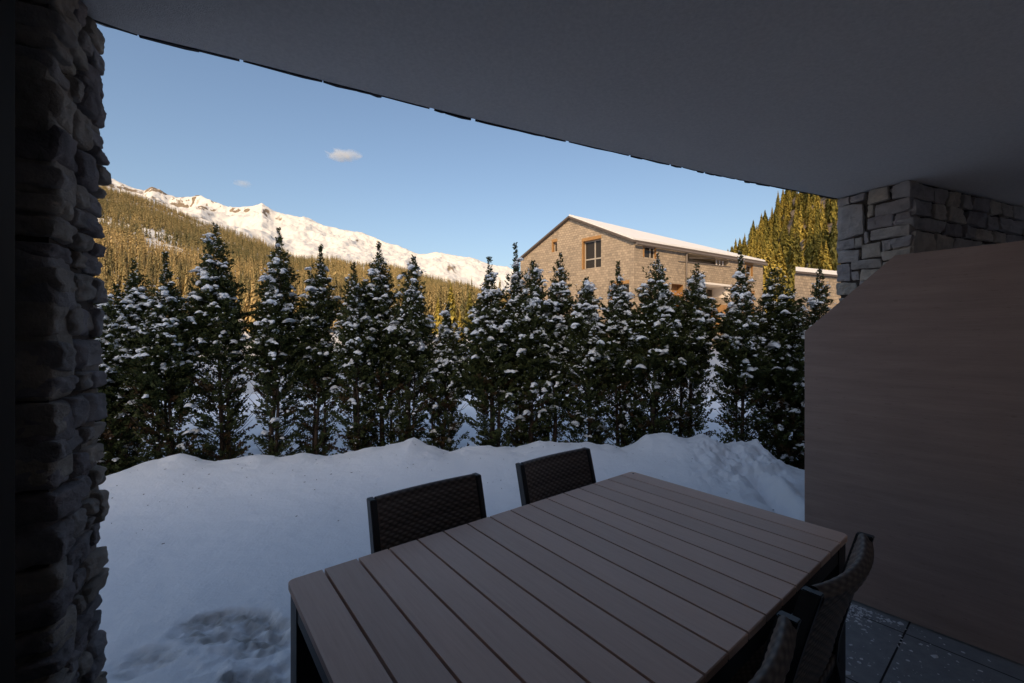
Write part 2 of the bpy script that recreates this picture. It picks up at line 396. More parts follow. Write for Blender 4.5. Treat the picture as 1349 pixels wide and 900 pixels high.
RU = np.array([-400, -100, 60, 100, 135, 160, 175, 190, 200, 210, 222, 232, 250, 265, 280, 300, 320, 335, 345, 360, 375, 400, 430, 455, 480, 505, 530, 548, 575, 600, 625, 645, 668, 720, 800, 900, 1000, 1400, 2000])
RV = np.array([60, 140, 200, 216, 230, 241, 247, 252, 246, 249, 256, 260, 259, 257, 265, 272, 272, 270, 266, 277, 281, 285, 297, 302, 307, 317, 325, 333, 332, 335, 340, 349, 349, 375, 385, 390, 395, 390, 380])
FU = np.array([-400, -100, 100, 141, 192, 248, 269, 307, 352, 387, 435, 480, 509, 547, 581, 624, 680, 800, 2000])
FV = np.array([110, 175, 232, 246, 261, 288, 297, 306, 324, 344, 341, 353, 353, 361, 372, 384, 396, 405, 415])
HT = np.array([-2.0, 0.20, 0.30, 0.40, 0.46, 0.503, 0.556, 0.612, 0.66, 0.76, 1.0, 1.4, 2.2])
HR = np.array([0.0, 0.0, 0.03, 0.085, 0.135, 0.172, 0.222, 0.285, 0.335, 0.44, 0.62, 0.75, 0.8])
D1, D2, DH = 1150.0, 2300.0, 330.0
def base_z(d):
    return np.interp(d, [0, 8, 14, 28, 60, 150, 400, 3000], [0.30, 0.30, 0.4, 0.95, 2.0, 3.5, 6.0, 8.0])
def terrain_z(x, d, detail=True):
    t = x / d
    rr = (447 - np.interp(t, T_(RU), RV)) / 558; rf = (447 - np.interp(t, T_(FU), FV)) / 558
    zb = base_z(d)
    s = np.clip((d - 170) / (D1 - 170), 0, 1)
    z1 = zb + np.maximum(rf * D1 - zb, 0) * s ** 1.22
    s2 = np.clip((d - D1) / (D2 - D1), 0, 1)
    z2 = rf * D1 + (rr * D2 - rf * D1) * (0.65 * s2 + 0.35 * s2 ** 2)
    zl = np.where(d <= D1, z1, z2)
    zl = np.where(d > D2, rr * D2 - (d - D2) * 0.55, zl)
    rh = np.interp(t, HT, HR)
    sh = np.clip((d - 90) / (DH - 90), 0, 1)
    zh = zb + np.maximum(rh * DH - zb, 0) * (0.55 * sh + 0.45 * sh * sh)
    zh = np.where(d > DH, np.maximum(rh * DH - zb, 0) * (1 - 0.0 * d) + zb + (d - DH) * 0.02, zh)
    z = np.maximum(zl, zh)
    if detail:
        a = sstep(300, 1200, d); e = sstep(1000, 1500, d)
        env = np.clip(1 - np.abs(d - D2) / 90, 0, 1)
        z = z + a * 10 * fbm(x / 160, d / 160, oct=4, seed=41) * (1 - env)
        rid = 1 - np.abs(fbm(x / 170, d / 300, oct=5, seed=44, gain=0.55))
        z = z + e * (1 - env * 0.75) * 34 * (rid - 0.75)
        z = z + e * 3 * fbm(x / 28, d / 28, oct=3, seed=45)
        z = z + sstep(9, 14, d) * 0.12 * fbm(x / 3, d / 3, oct=3, seed=47) * (1 - sstep(80, 200, d))
    return z
tt = np.concatenate([np.linspace(-9, -2.45, 40), np.linspace(-2.4, -1.3, 60), np.linspace(-1.29, 0.05, 640), np.linspace(0.06, 1.4, 220), np.linspace(1.42, 2.4, 40), np.linspace(2.5, 9, 40)])
dd = np.concatenate([np.geomspace(8.6, 170, 70), np.linspace(180, 1100, 70), np.linspace(1112, 2420, 150), np.linspace(2440, 3100, 12)])
TT, DD = np.meshgrid(tt, dd); XX = TT * DD
ZZ = terrain_z(XX, DD)
ZZ = ZZ - 0.10 * (1 - sstep(8.6, 9.6, DD))
rockt = sstep(1500, 2250, DD) * np.clip(0.04 + 0.60 * fbm(XX / 30, DD / 45, oct=4, seed=51, gain=0.65), 0, 0.5) * (0.35 + 0.65 * sstep(-0.1, 0.5, fbm(XX / 330, DD / 500, oct=3, seed=52)))
peak = np.exp(-(((TT - T_(203)) / 0.03) ** 2)) * sstep(2180, 2280, DD)
rockt = np.clip(rockt + 0.45 * peak, 0, 0.6)
hillz = np.clip((np.interp(TT, HT, HR) - 0.05) / 0.06, 0, 1) * sstep(100, 125, DD)
rockt = np.maximum(rockt, 2.0 * hillz)
tag(link("mountain_terrain", gridmesh("mountain_terrain", XX, DD, ZZ, rockt), M["mountain"], smooth=True), kind="structure")

# unseen hill, added behind the camera to keep the sun off the garden
bx_, by_ = np.meshgrid(np.linspace(-420, 420, 211), np.concatenate([np.linspace(-420, -20, 81), [0.32]]))
RIDGE = 220 * math.tan(R(SUN_EL)) + 1.0; RIDGE2 = 365 * math.tan(R(SUN_EL)) + 42.0
right_ = 1 + sstep(48, 66, bx_) * (RIDGE2 / RIDGE - 1)  # crest raised at right so its shadow reaches the lower spruce hill
crest_h = RIDGE * right_ * (0.35 + 0.65 * sstep(-58, -32, bx_)) + (1.2 + 8 * sstep(48, 66, bx_)) * fbm(bx_ / 14, by_ / 14, seed=71) * (1 - sstep(-180, -60, by_))
hz_ = crest_h * np.where(by_ > -200, 1 - sstep(-200, -40, by_), 1 - (1 - sstep(-400, -200, by_)) * 0.6)
bz_ = np.where(by_ > -40, -0.06, hz_ - 0.06)
tag(link("added_shade_hill", gridmesh("added_shade_hill", bx_, by_, bz_, bx_ * 0), M["snow"], smooth=True), kind="structure")

# ------------------------------------------------------------------ conifers
def spruce_mesh(name, seed, H, Rb, levels, per, seg=2, droop=0.25, bare=0.06):
    """tapered crown of drooping, ragged branches; unit: metres"""
    r = np.random.RandomState(seed); V = []; Q = []; tn = []
    def quad(a, b, c, d, t):
        i = len(V); V.extend([a, b, c, d]); Q.append((i, i + 1, i + 2, i + 3)); tn.extend(t)
    for l in range(levels):
        f = bare + (1 - bare) * (l + 0.2) / levels
        z = f * H; rad = Rb * (1 - f) ** 0.85 * r.uniform(0.8, 1.15) + 0.02 * H * 0.25
        for k in range(per):
            a = 2 * math.pi * (k + r.rand()) / per
            if r.rand() < 0.06: continue
            ln = rad * r.uniform(0.55, 1.15); zz = z + r.uniform(-0.5, 0.5) * H / levels
            d = np.array([math.cos(a), math.sin(a), 0]); sd_ = np.array([-d[1], d[0], 0])
            wd = ln * r.uniform(0.28, 0.45) * (1 if per < 8 else 0.62) + 0.006 * H
            up = np.array([0, 0, 1.0])
            p0 = up * (zz + ln * 0.28); base = r.uniform(0.15, 0.95)
            p1 = d * ln * 0.55 + up * (zz + ln * 0.08); p2 = d * ln + up * (zz - ln * droop)
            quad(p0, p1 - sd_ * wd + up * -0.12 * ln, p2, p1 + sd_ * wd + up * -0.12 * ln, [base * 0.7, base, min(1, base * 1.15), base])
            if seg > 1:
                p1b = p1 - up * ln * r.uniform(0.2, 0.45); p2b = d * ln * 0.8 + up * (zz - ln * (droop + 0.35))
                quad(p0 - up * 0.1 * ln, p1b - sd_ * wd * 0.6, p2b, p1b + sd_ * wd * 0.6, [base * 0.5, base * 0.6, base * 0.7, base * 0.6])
    # leader
    for k in range(3):
        a = k * 2.1; d = np.array([math.cos(a), math.sin(a), 0]) * 0.012 * H
        quad(np.array([0, 0, H * 0.88]) - d, np.array([0, 0, H * 0.88]) + d, np.array([0, 0, H * 1.03]), np.array([0, 0, H * 1.03]) - d * 0.2, [0.5] * 4)
    return np.array(V), np.array(Q), np.array(tn)

# far forest on the left slope: one mass
rs = np.random.RandomState(7)
protos = [spruce_mesh("p", 100 + i, 1.0, 0.135 + 0.02 * (i % 3), 7, 6, 1, 0.95, 0.05) for i in range(5)]
near_protos = [spruce_mesh('q', 150 + i, 1.0, 0.13 + 0.02 * (i % 3), 20, 9, 1, 0.85, 0.04) for i in range(6)]
FVs = []; FQs = []; FTs = []; off = 0; cnt = 0
cand = 48000
td = rs.uniform(-2.3, 0.30, cand); dcand = np.sqrt(rs.uniform(165 ** 2, 1230 ** 2, cand))
xc = td * dcand; zc_ = terrain_z(xc, dcand)
ratio = (zc_ - EYE) / dcand; uu = 674.5 + td * 558; vv = 447 - ratio * 558
edge = D1 + 55 * fbm(xc / 60, dcand * 0, oct=3, seed=61)
clear = fbm(xc / 70, dcand / 110, oct=3, seed=62)
keep = (dcand < edge) & (clear > -0.62)
thin = sstep(D1 - 160, D1 + 40, dcand) * 0.55
keep &= rs.rand(cand) > thin
keep &= ~((np.abs(uu - 222) < 26 - (vv - 330) * 0.5) & (np.abs(vv - (330 + (uu - 222) * 0.32)) < 7))
grow = fbm(xc / 120, dcand / 160, oct=3, seed=63)
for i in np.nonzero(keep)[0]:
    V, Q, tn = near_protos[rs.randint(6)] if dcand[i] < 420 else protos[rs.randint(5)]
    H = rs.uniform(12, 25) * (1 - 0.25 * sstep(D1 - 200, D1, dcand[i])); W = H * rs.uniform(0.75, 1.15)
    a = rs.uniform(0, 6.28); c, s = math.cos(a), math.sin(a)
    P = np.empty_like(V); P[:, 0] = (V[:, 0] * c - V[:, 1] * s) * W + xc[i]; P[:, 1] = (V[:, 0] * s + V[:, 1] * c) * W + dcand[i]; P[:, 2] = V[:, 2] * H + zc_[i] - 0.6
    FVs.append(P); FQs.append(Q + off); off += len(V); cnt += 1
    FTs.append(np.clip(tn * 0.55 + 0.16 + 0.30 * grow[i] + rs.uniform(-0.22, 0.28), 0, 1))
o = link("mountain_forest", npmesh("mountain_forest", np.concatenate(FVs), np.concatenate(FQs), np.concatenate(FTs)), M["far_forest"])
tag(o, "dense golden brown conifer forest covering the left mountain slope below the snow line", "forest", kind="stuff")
print("forest trees", cnt)

# forest on the right hill: every tree its own
kinds = []
for i in range(6):
    V, Q, tn = spruce_mesh("k", 200 + i, 1.0, 0.175 + 0.015 * (i % 3), 24, 13, 2, 0.60, 0.03)
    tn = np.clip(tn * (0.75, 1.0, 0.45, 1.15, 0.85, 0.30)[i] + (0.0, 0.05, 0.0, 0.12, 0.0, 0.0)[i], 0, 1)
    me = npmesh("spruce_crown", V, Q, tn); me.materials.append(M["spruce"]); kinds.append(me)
tb = MB(); tb.tube([(0, 0, -0.05), (0, 0, 0.5), (0, 0, 0.93)], [0.016, 0.011, 0.003], 6); tm = tb.mesh("spruce_trunk"); tm.materials.append(M["bark"])
def spruce(loc, H, wf, a, me, name, label, group=None):
    r = empty(name, loc, a); tag(r, label, "tree", group)
    for nm, mm in (("trunk", tm), ("crown", me)):
        c = bpy.data.objects.new(nm, mm); COL.objects.link(c); c.parent = r; c.scale = (H * wf, H * wf, H)
    return r
rs = np.random.RandomState(11); placed = []
tries = 0
while len(placed) < 290 and tries < 20000:
    tries += 1
    t = rs.uniform(0.44, 0.90); d = rs.uniform(112, 345)
    if rs.rand() > (d / 345) ** 0.5: continue
    x = t * d
    rh = np.interp(t, HT, HR)
    if rh < 0.11 and d < 200: continue
    if any((x - p[0]) ** 2 + (d - p[1]) ** 2 < 4.3 ** 2 for p in placed): continue
    placed.append((x, d))
    z = float(terrain_z(np.array(x), np.array(d)))
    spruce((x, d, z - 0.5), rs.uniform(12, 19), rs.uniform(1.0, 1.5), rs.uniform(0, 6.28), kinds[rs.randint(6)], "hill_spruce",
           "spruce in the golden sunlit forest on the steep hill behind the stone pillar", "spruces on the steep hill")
# trees standing in the valley
def at(u, d): 
    x = (u - 674.5) / 558 * d
    return x, float(terrain_z(np.array(x), np.array(float(d))))
for u, vt, d, wf, k, lab in (
    (594, 371, 62, 1.35, 0, "sunlit golden spruce beyond the hedge, tallest in the gap left of the shingled house"),
    (577, 392, 70, 1.3, 1, "smaller golden spruce beyond the hedge, just left of the tallest one in the gap"),
    (619, 384, 84, 1.3, 2, "golden spruce beyond the hedge, just right of the tallest one in the gap"),
    (606, 410, 33, 1.5, 3, "low bushy sunlit spruce in front of the taller golden trees in the hedge gap"),
    (583, 424, 29, 1.8, 0, "lowest golden spruce in the hedge gap, half hidden behind the shortest hedge tree"),
    (628, 420, 31, 1.7, 2, "low golden spruce at the right edge of the hedge gap, against the broad conifer"),
    (308, 398, 110, 1.5, 4, "golden spruce on the valley floor seen right of the tallest hedge tree on the left"),
    (400, 388, 120, 1.4, 5, "sunlit spruce on the valley floor between the two hedge trees left of centre"),
    (1019, 333, 84, 1.5, 1, "bright yellow green spruce at the hill foot, beside the long shingled house"),
    (1047, 336, 100, 1.4, 2, "darker spruce at the hill foot just behind the low snow roofed house")):
    x, z = at(u, d); H = (447 - vt) / 558 * d + EYE - z
    spruce((x, d, z), H, wf, u * 0.7, kinds[k], "valley_spruce", lab)

# ------------------------------------------------------------------ hedge of conifers under snow
ico = {}
def icosphere(sub):
    if sub in ico: return ico[sub]
    import bmesh
    bm = bmesh.new(); bmesh.ops.create_icosphere(bm, subdivisions=sub, radius=1.0)
    V = np.array([v.co[:] for v in bm.verts]); Fc = np.array([[v.index for v in f.verts] for f in bm.faces]); bm.free()
    ico[sub] = (V, Fc); return ico[sub]

def hedge_tree(seed, x, y, H, Rd, label, stems=2, snowy=1.0, low=0.45, lean=0.0):
    r = np.random.RandomState(seed)
    gz = float(garden_z(np.array(x), np.array(y))) - 0.05
    root = empty("hedge_conifer", (x, y, gz)); tag(root, label, "tree", "snowy conifers of the garden hedge")
    # stems
    tb = MB(); axes = []
    for k in range(stems):
        a = r.uniform(0, 6.28); sp = 0.0 if k == 0 else r.uniform(0.05, 0.13)
        top = H * (0.985 if k == 0 else r.uniform(0.72, 0.93))
        b0 = np.array([math.cos(a) * sp, math.sin(a) * sp * 0.6, 0.0]); b1 = b0 * r.uniform(0.6, 1.6) + np.array([lean + r.uniform(-0.03, 0.03), r.uniform(-0.03, 0.03), top])
        n = 7; pts = [b0 + (b1 - b0) * i / (n - 1) + (np.array([r.normal(0, 0.012), r.normal(0, 0.012), 0]) if 0 < i < n - 1 else 0) for i in range(n)]
        rb = r.uniform(0.022, 0.036) * (1.15 if k == 0 else 0.8)
        tb.tube([tuple(p) for p in pts], [rb * (1 - 0.93 * (i / (n - 1)) ** 0.8) for i in range(n)], 7)
        axes.append((b0, b1))
    # thin bare twigs in the lower part
    for k in range(30):
        b0, b1 = axes[r.randint(stems)]; f = r.uniform(0.06, 0.5); p = b0 + (b1 - b0) * f
        a = r.uniform(0, 6.28); ln = Rd * r.uniform(0.5, 1.0); q = p + np.array([math.cos(a) * ln, math.sin(a) * ln, ln * r.uniform(0.5, 1.2)])
        mid = (p + q) / 2 + np.array([0, 0, -0.04])
        tb.tube([tuple(p), tuple(mid), tuple(q)], [0.006, 0.0045, 0.002], 4)
    tb.build("trunk", M["bark"], root, smooth=True)
    # sprays
    nb = 900; hs = []
    while len(hs) < nb:
        h = r.rand()
        dens = 0.26 + 0.74 * sstep(low - 0.16, low + 0.12, h)
        dens *= 0.13 + 0.87 * min(1, (1 - h) / 0.36)
        if r.rand() < dens: hs.append(0.03 + h * 0.97)
    lob = r.uniform(0, 100); top_h = r.uniform(0.93, 0.985); shoulder = r.uniform(0.30, 0.46); pw = r.uniform(0.70, 0.95); Rd = Rd * r.uniform(0.94, 1.20)
    A = []; tips = []
    for h in hs:
        b0, b1 = axes[0] if (r.rand() < 0.6 or stems == 1) else axes[r.randint(stems)]
        fr = min(h * H / b1[2], 1.0)
        if h * H > b1[2]: b0, b1 = axes[0]; fr = h
        c = b0 + (b1 - b0) * fr
        a = r.uniform(0, 6.28)
        q_ = max(0.0, (top_h - h) / shoulder)
        rad = Rd * (min(1.0, q_) ** pw * 0.97 + (0.03 if h < top_h else 0.045 + 0.05 * r.rand()))
        rad *= 0.86 + 0.42 * float(vnoise(np.cos(a) * 1.6 + lob, np.sin(a) * 1.6, h * 7, seed))
        if h < 0.2: rad *= 0.88
        ln = max(rad, 0.022) * r.uniform(0.55, 1.08)
        el = r.uniform(0.45, 1.0) if h < 0.85 else r.uniform(0.9, 1.35)
        d0 = np.array([math.cos(a), math.sin(a), 0.0])
        start = c - np.array([0, 0, ln * math.tan(el) * 0.45])
        end = c + d0 * ln + np.array([0, 0, ln * math.tan(el) * 0.35])
        A.append((start, end, d0, ln, h)); tips.append((end, d0, ln, h))
    P0 = []; Dr = []; Ln = []; Wd = []; Nn = []; Tn = []
    for start, end, d0, ln, h in A:
        m = int(10 + 205 * min(ln, 0.34)) 
        u = r.uniform(0.22, 1.0, m) ** 0.75
        axis = end - start; al = np.linalg.norm(axis); ax = axis / al
        p = start + axis * u[:, None] + r.normal(0, 0.012 * min(1, ln / 0.12), (m, 3)) * (1.1 - 0.4 * u[:, None])
        p[:, 2] += -0.10 * al * (u ** 2) * r.uniform(0.2, 1.0)
        sidev = np.cross(ax, [0, 0, 1.0]); sidev /= np.linalg.norm(sidev) + 1e-6
        tw = r.uniform(-1, 1); pl = sidev * math.cos(tw) + np.cross(ax, sidev) * math.sin(tw)
        sg = np.where(r.rand(m) < 0.5, -1, 1)
        dv = ax * r.uniform(0.35, 1.0, (m, 1)) + pl * (sg * r.uniform(0.25, 0.85, m))[:, None] + r.normal(0, 0.22, (m, 3)) + np.array([0, 0, 0.18])
        dv /= np.linalg.norm(dv, axis=1)[:, None]
        L_ = r.uniform(0.013, 0.040, m) * (0.75 + 0.5 * min(1, ln / 0.25))
        P0.append(p); Dr.append(dv); Ln.append(L_); Wd.append(L_ * r.uniform(0.17, 0.32, m))
        nn = np.cross(dv, r.normal(0, 1, (m, 3))); nn /= np.linalg.norm(nn, axis=1)[:, None] + 1e-6; Nn.append(nn)
        br = 0.0 if (h < 0.4 and r.rand() < 0.14) else r.uniform(0.38, 0.8)
        Tn.append(np.clip(br + r.normal(0, 0.10, m) * (br > 0) + 0.12 * (u > 0.8), 0, 1))
    P0 = np.concatenate(P0); Dr = np.concatenate(Dr); Ln = np.concatenate(Ln)[:, None]; Wd = np.concatenate(Wd)[:, None]; Nn = np.concatenate(Nn); Tn = np.concatenate(Tn)
    ok = P0[:, 2] > 0.08
    P0, Dr, Ln, Wd, Nn, Tn = P0[ok], Dr[ok], Ln[ok], Wd[ok], Nn[ok], Tn[ok]
    mid = P0 + Dr * Ln * 0.55
    V = np.stack([P0, mid + Nn * Wd, P0 + Dr * Ln + np.array([0, 0, -0.004]), mid - Nn * Wd], 1).reshape(-1, 3)
    Q = np.arange(len(V)).reshape(-1, 4)
    link("crown", npmesh("crown", V, Q, np.repeat(Tn, 4)), M["thuja"], root)
    # snow lying on the sprays
    SV = []; SF = []; so_ = 0
    def blob(c, d0, lx, ly, lz, sub):
        nonlocal so_
        V, Fc = icosphere(sub)
        sdv = np.array([-d0[1], d0[0], 0.0]); n = 1 + 0.55 * vnoise(V[:, 0] * 1.7 + c[0] * 31, V[:, 1] * 1.7 + c[1] * 31, V[:, 2] * 1.7 + c[2] * 17, seed) + 0.22 * vnoise(V[:, 0] * 4 + c[0] * 51, V[:, 1] * 4, V[:, 2] * 4 + c[2] * 9, seed + 3)
        W = V * n[:, None]
        zc = np.where(W[:, 2] < 0, W[:, 2] * 0.45, W[:, 2]) * lz - 0.32 * np.abs(W[:, 0]) ** 1.5 * lx
        P = c + d0 * (W[:, 0] * lx)[:, None] + sdv * (W[:, 1] * ly)[:, None] + np.stack([0 * zc, 0 * zc, zc], 1)
        SV.append(P); SF.append(Fc + so_); so_ += len(V)
    idx = np.arange(len(tips)); r.shuffle(idx)
    npad = int(26 * snowy); nbig = int(80 * snowy); nsm = int(230 * snowy); done = 0
    for i in idx:
        end, d0, ln, h = tips[i]
        if h < 0.12 or ln < 0.05: continue
        wgt = (0.30 + 0.70 * sstep(0.35, 0.62, h)) * (1 - 0.5 * sstep(0.9, 1.0, h)) * (0.55 + 0.45 * (-d0[1]))
        if r.rand() > wgt: continue
        if done < npad:
            # a connected pad of snow lying along a bent-down spray
            yaw = math.atan2(d0[1], d0[0]) + r.normal(0, 0.9); dq = np.array([math.cos(yaw), math.sin(yaw), 0.0])
            k_ = r.randint(4, 9); span = r.uniform(0.05, 0.13) * (0.6 + 0.5 * min(1, ln / 0.22))
            for q in range(k_):
                f_ = q / (k_ - 1) - 0.5; sz = r.uniform(0.016, 0.034) * (1.15 - 0.9 * abs(f_))
                c = end - d0 * ln * 0.12 + dq * span * f_ + np.array([0, 0, 0.016 - 1.5 * span * f_ * f_]) + r.normal(0, 0.006, 3)
                blob(c, dq, sz * r.uniform(1.0, 1.5), sz * r.uniform(0.7, 1.1), sz * r.uniform(0.55, 0.85), 2)
        elif done < nbig:
            sz = r.uniform(0.011, 0.041) * (0.65 + 0.55 * min(1, ln / 0.22)); 
            for q in range(r.randint(1, 4)):
                c = end - d0 * ln * r.uniform(0.0, 0.35) + np.array([r.normal(0, sz * 0.7), r.normal(0, sz * 0.7), 0.012 + r.normal(0, 0.012)])
                yaw = math.atan2(d0[1], d0[0]) + r.normal(0, 0.6); dq = np.array([math.cos(yaw), math.sin(yaw), 0.0])
                blob(c, dq, sz * r.uniform(0.9, 1.7), sz * r.uniform(0.55, 1.0), sz * r.uniform(0.4, 0.7), 2)
        else:
            sz = r.uniform(0.005, 0.015)
            for q in range(r.randint(1, 3)):
                c = end - d0 * ln * r.uniform(0.0, 0.7) + r.normal(0, 0.03, 3)
                blob(c, d0, sz * r.uniform(0.8, 1.8), sz, sz * 0.6, 1)
        done += 1
        if done > nbig + nsm: break
    # fine dusting near the top
    for q in range(int(260 * snowy)):
        end, d0, ln, h = tips[r.randint(len(tips))]
        if h < 0.5: continue
        blob(end - d0 * ln * r.uniform(0, 0.6) + r.normal(0, 0.015, 3), d0, r.uniform(0.006, 0.014), 0.006, 0.005, 1)
    link("snow_load", npmesh("snow_load", np.concatenate(SV), np.concatenate(SF)), M["tree_snow"], root, smooth=True)["kind"] = "stuff"
    return root

# u of stem, v of top, radius, stems, snow, label
hedge = [
 (-110, 338, 0.31, 2, 0.9, "hedge conifer far behind the left stone pillar, second beyond it from the garden"),
 (-8, 345, 0.33, 2, 0.9, "hedge conifer wholly behind the left stone pillar, next beyond the partly hidden one"),
 (96, 330, 0.36, 2, 0.8, "hedge conifer mostly hidden behind the left stone pillar"),
 (150, 372, 0.31, 2, 1.0, "short hedge conifer beside the left stone pillar, first one showing clear of it"),
 (174, 340, 0.29, 2, 1.0, "slim pointed hedge conifer, second one right of the left stone pillar"),
 (219, 330, 0.33, 3, 1.1, "bushy snow loaded hedge conifer, third one right of the left stone pillar"),
 (285, 291, 0.36, 2, 0.9, "tallest hedge conifer on the left, rising highest against the brown forest slope"),
 (366, 297, 0.34, 3, 1.1, "tall hedge conifer with long bare leader above thick snow, next right of the tallest"),
 (425, 320, 0.29, 3, 0.8, "slender hedge conifer with a pointed top just left of a close pair of trees"),
 (464, 345, 0.27, 2, 0.8, "narrow hedge conifer, lower left one of a close pair beneath the snowy ridge"),
 (497, 316, 0.32, 2, 1.0, "tall hedge conifer, right one of a close pair beneath the snowy ridge"),
 (543, 334, 0.29, 3, 1.0, "mid height hedge conifer just left of the gap with golden trees"),
 (590, 398, 0.28, 3, 1.2, "shortest hedge conifer, standing in the gap in front of the golden trees"),
 (643, 336, 0.33, 2, 1.0, "broad hedge conifer just right of the gap with golden trees"),
 (681, 318, 0.26, 2, 1.2, "slim tall hedge conifer in front of the left end of the shingled gable"),
 (704, 340, 0.27, 2, 1.1, "hedge conifer packed close beside the slim tall one at the gable's left end"),
 (736, 330, 0.26, 2, 1.2, "snow dusted hedge conifer below the small window of the shingled gable"),
 (770, 362, 0.28, 2, 1.2, "round topped low hedge conifer below the big gable window"),
 (815, 341, 0.30, 3, 1.1, "hedge conifer in front of the shingled house's corner"),
 (866, 332, 0.34, 3, 1.1, "wide hedge conifer in front of the house's long wall, under its single small window"),
 (914, 346, 0.29, 2, 1.1, "hedge conifer in front of the upper loggia of the shingled house"),
 (972, 330, 0.28, 2, 1.0, "tall dark hedge conifer in front of the far right end of the shingled house"),
 (1021, 350, 0.33, 3, 1.1, "dense hedge conifer left of the low snow roofed house, rooted beside the trampled snow"),
 (1052, 392, 0.30, 2, 0.9, "low dark hedge conifer tucked behind the upright edge of the wooden screen"),
 (1082, 350, 0.30, 2, 0.9, "hedge conifer in front of the low snow roofed house beside the right stone pillar"),
 (1135, 340, 0.32, 2, 0.8, "hedge conifer hidden behind the right stone pillar"),
]
for i, (u, vt, Rd, st, sn, lab) in enumerate(hedge):
    t = T_(u); y = 5.0; ln_ = 0.10 * math.sin(i * 4.7 + 1.0)
    for _ in range(25): y = float(hedge_y(t * y))
    y += [0.05, -0.06, 0.08, -0.03][i % 4]
    x = t * y - ln_ * 0.9; gz = float(garden_z(np.array(x), np.array(y))) - 0.05
    H = EYE + (447 - vt) / 558 * y - gz
    hedge_tree(300 + i, x, y, H * 1.0, Rd, lab, st, sn, low=0.44 + 0.08 * math.sin(i * 2.3), lean=ln_)
# low skirt shrub by the disturbed snow is part of the dense conifer above

# ------------------------------------------------------------------ the shingled house
def wall(mb, o, d, outer, holes, z_off=0.0, mi=0):
    """vertical wall: o = (x,y) of corner, d = unit direction; outer and holes are lists of (s,z)"""
    nrm = Vector((d[1], -d[0], 0))
    P = lambda s, z, k=0.0: Vector((o[0] + d[0] * s, o[1] + d[1] * s, z)) + nrm * k
    polys = [[Vector((a, b_, 0)) for a, b_ in outer]] + [[Vector((a, b_, 0)) for a, b_ in reversed(h)] for h in holes]
    flat = [q for pl in polys for q in pl]
    for tri in tessellate_polygon(polys):
        q = [flat[i] for i in tri]
        if (q[1] - q[0]).cross(q[2] - q[0]).z < 0: q.reverse()
        # seen from the front (normal side) s runs to the right
        mb.face([P(a.x, a.y, z_off) for a in q], [(a.x, a.y) for a in q], mi)
    return P
def reveal(mb, P, hole, depth, mi=0):
    n = len(hole)
    for i in range(n):
        (a, b_), (c, d_) = hole[i], hole[(i + 1) % n]
        mb.face([P(a, b_, 0), P(a, b_, -depth), P(c, d_, -depth), P(c, d_, 0)], None, mi)
def rect(s0, s1, z0, z1): return [(s0, z0), (s1, z0), (s1, z1), (s0, z1)]
def window(root, P, s0, s1, z0, z1, depth, mullions=(), rail=None, name="window", surround=True, fw=0.07):
    wn_ = MB()
    def bar(a, b_, c, d_, k0=-depth, k1=-depth + 0.06, mb=wn_):
        o = P(a, c, k0); mb.obox(o, P(b_, c, k0) - o, P(a, c, k1) - o, P(a, d_, k0) - o)
    bar(s0, s0 + fw, z0, z1); bar(s1 - fw, s1, z0, z1); bar(s0 + fw, s1 - fw, z1 - fw, z1); bar(s0 + fw, s1 - fw, z0, z0 + fw)
    for q in mullions: bar(q - fw * 0.6, q + fw * 0.6, z0 + fw, z1 - fw)
    if rail: bar(s0 + fw, s1 - fw, rail - 0.03, rail + 0.06, -depth, -depth + 0.07)
    wob = wn_.build(name, M["window_frame"], root)
    gl = MB(); gl.face([P(s0, z0, -depth + 0.02), P(s1, z0, -depth + 0.02), P(s1, z1, -depth + 0.02), P(s0, z1, -depth + 0.02)])
    gl.build("pane", M["house_glass"], wob)
    if surround:
        sr = MB(); reveal(sr, P, rect(s0, s1, z0, z1), depth)
        bw = 0.10
        def out(a, b_, c, d_):
            o = P(a, c, 0.0); sr.obox(o, P(b_, c, 0) - o, P(a, c, 0.035) - o, P(a, d_, 0) - o)
        out(s0 - bw, s0, z0, z1 + 0.22); out(s0, s1 + 0.02, z1, z1 + 0.22)
        sr.build("surround", M["timber"], wob)
    return wob

house = empty("shingled_house", (8.0, 27.8, 0)); tag(house, "large timber shingled house with snowy gabled roof, standing sunlit behind the hedge", "house")
H0 = (0.0, 0.0)
GD = (0.731, -0.684); ED = (0.86, 0.51)
GL = 10.0; LL = 15.2
# gable wall runs from its far left end to the corner: s measured from the left end
GO = (-GD[0] * GL, -GD[1] * GL)
zb, ze, za = 0.6, 7.95, 10.45
RDROP = -1.45
g = lambda s: GL - s            # helper: distance from the corner -> wall coordinate
gh = {"big": rect(g(3.93), g(2.46), 6.57, 8.58), "small": rect(g(6.66), g(6.28), 8.2, 8.95),
      "lowb": rect(g(1.6), g(0.35), 3.6, 5.25)}
sh = {"win": rect(0.95, 2.15, 7.02, 7.82), "logg": [(5.45, 7.12), (10.4, 7.24), (10.4, 7.70), (5.45, 7.74)],
      "low": rect(6.6, 10.5, 4.75, 5.68), "tima": rect(3.7, 4.95, 3.9, 5.45), "winr": rect(12.7, 13.7, 6.7, 7.6), "lowr": rect(12.4, 13.9, 3.4, 5.3)}
wb = MB()
PG = wall(wb, GO, GD, [(0, zb), (GL, zb), (GL, ze), (GL / 2, za), (0, ze)], list(gh.values()))
PE = wall(wb, H0, ED, [(0, zb), (LL, zb), (LL, ze), (0, ze)], list(sh.values()))
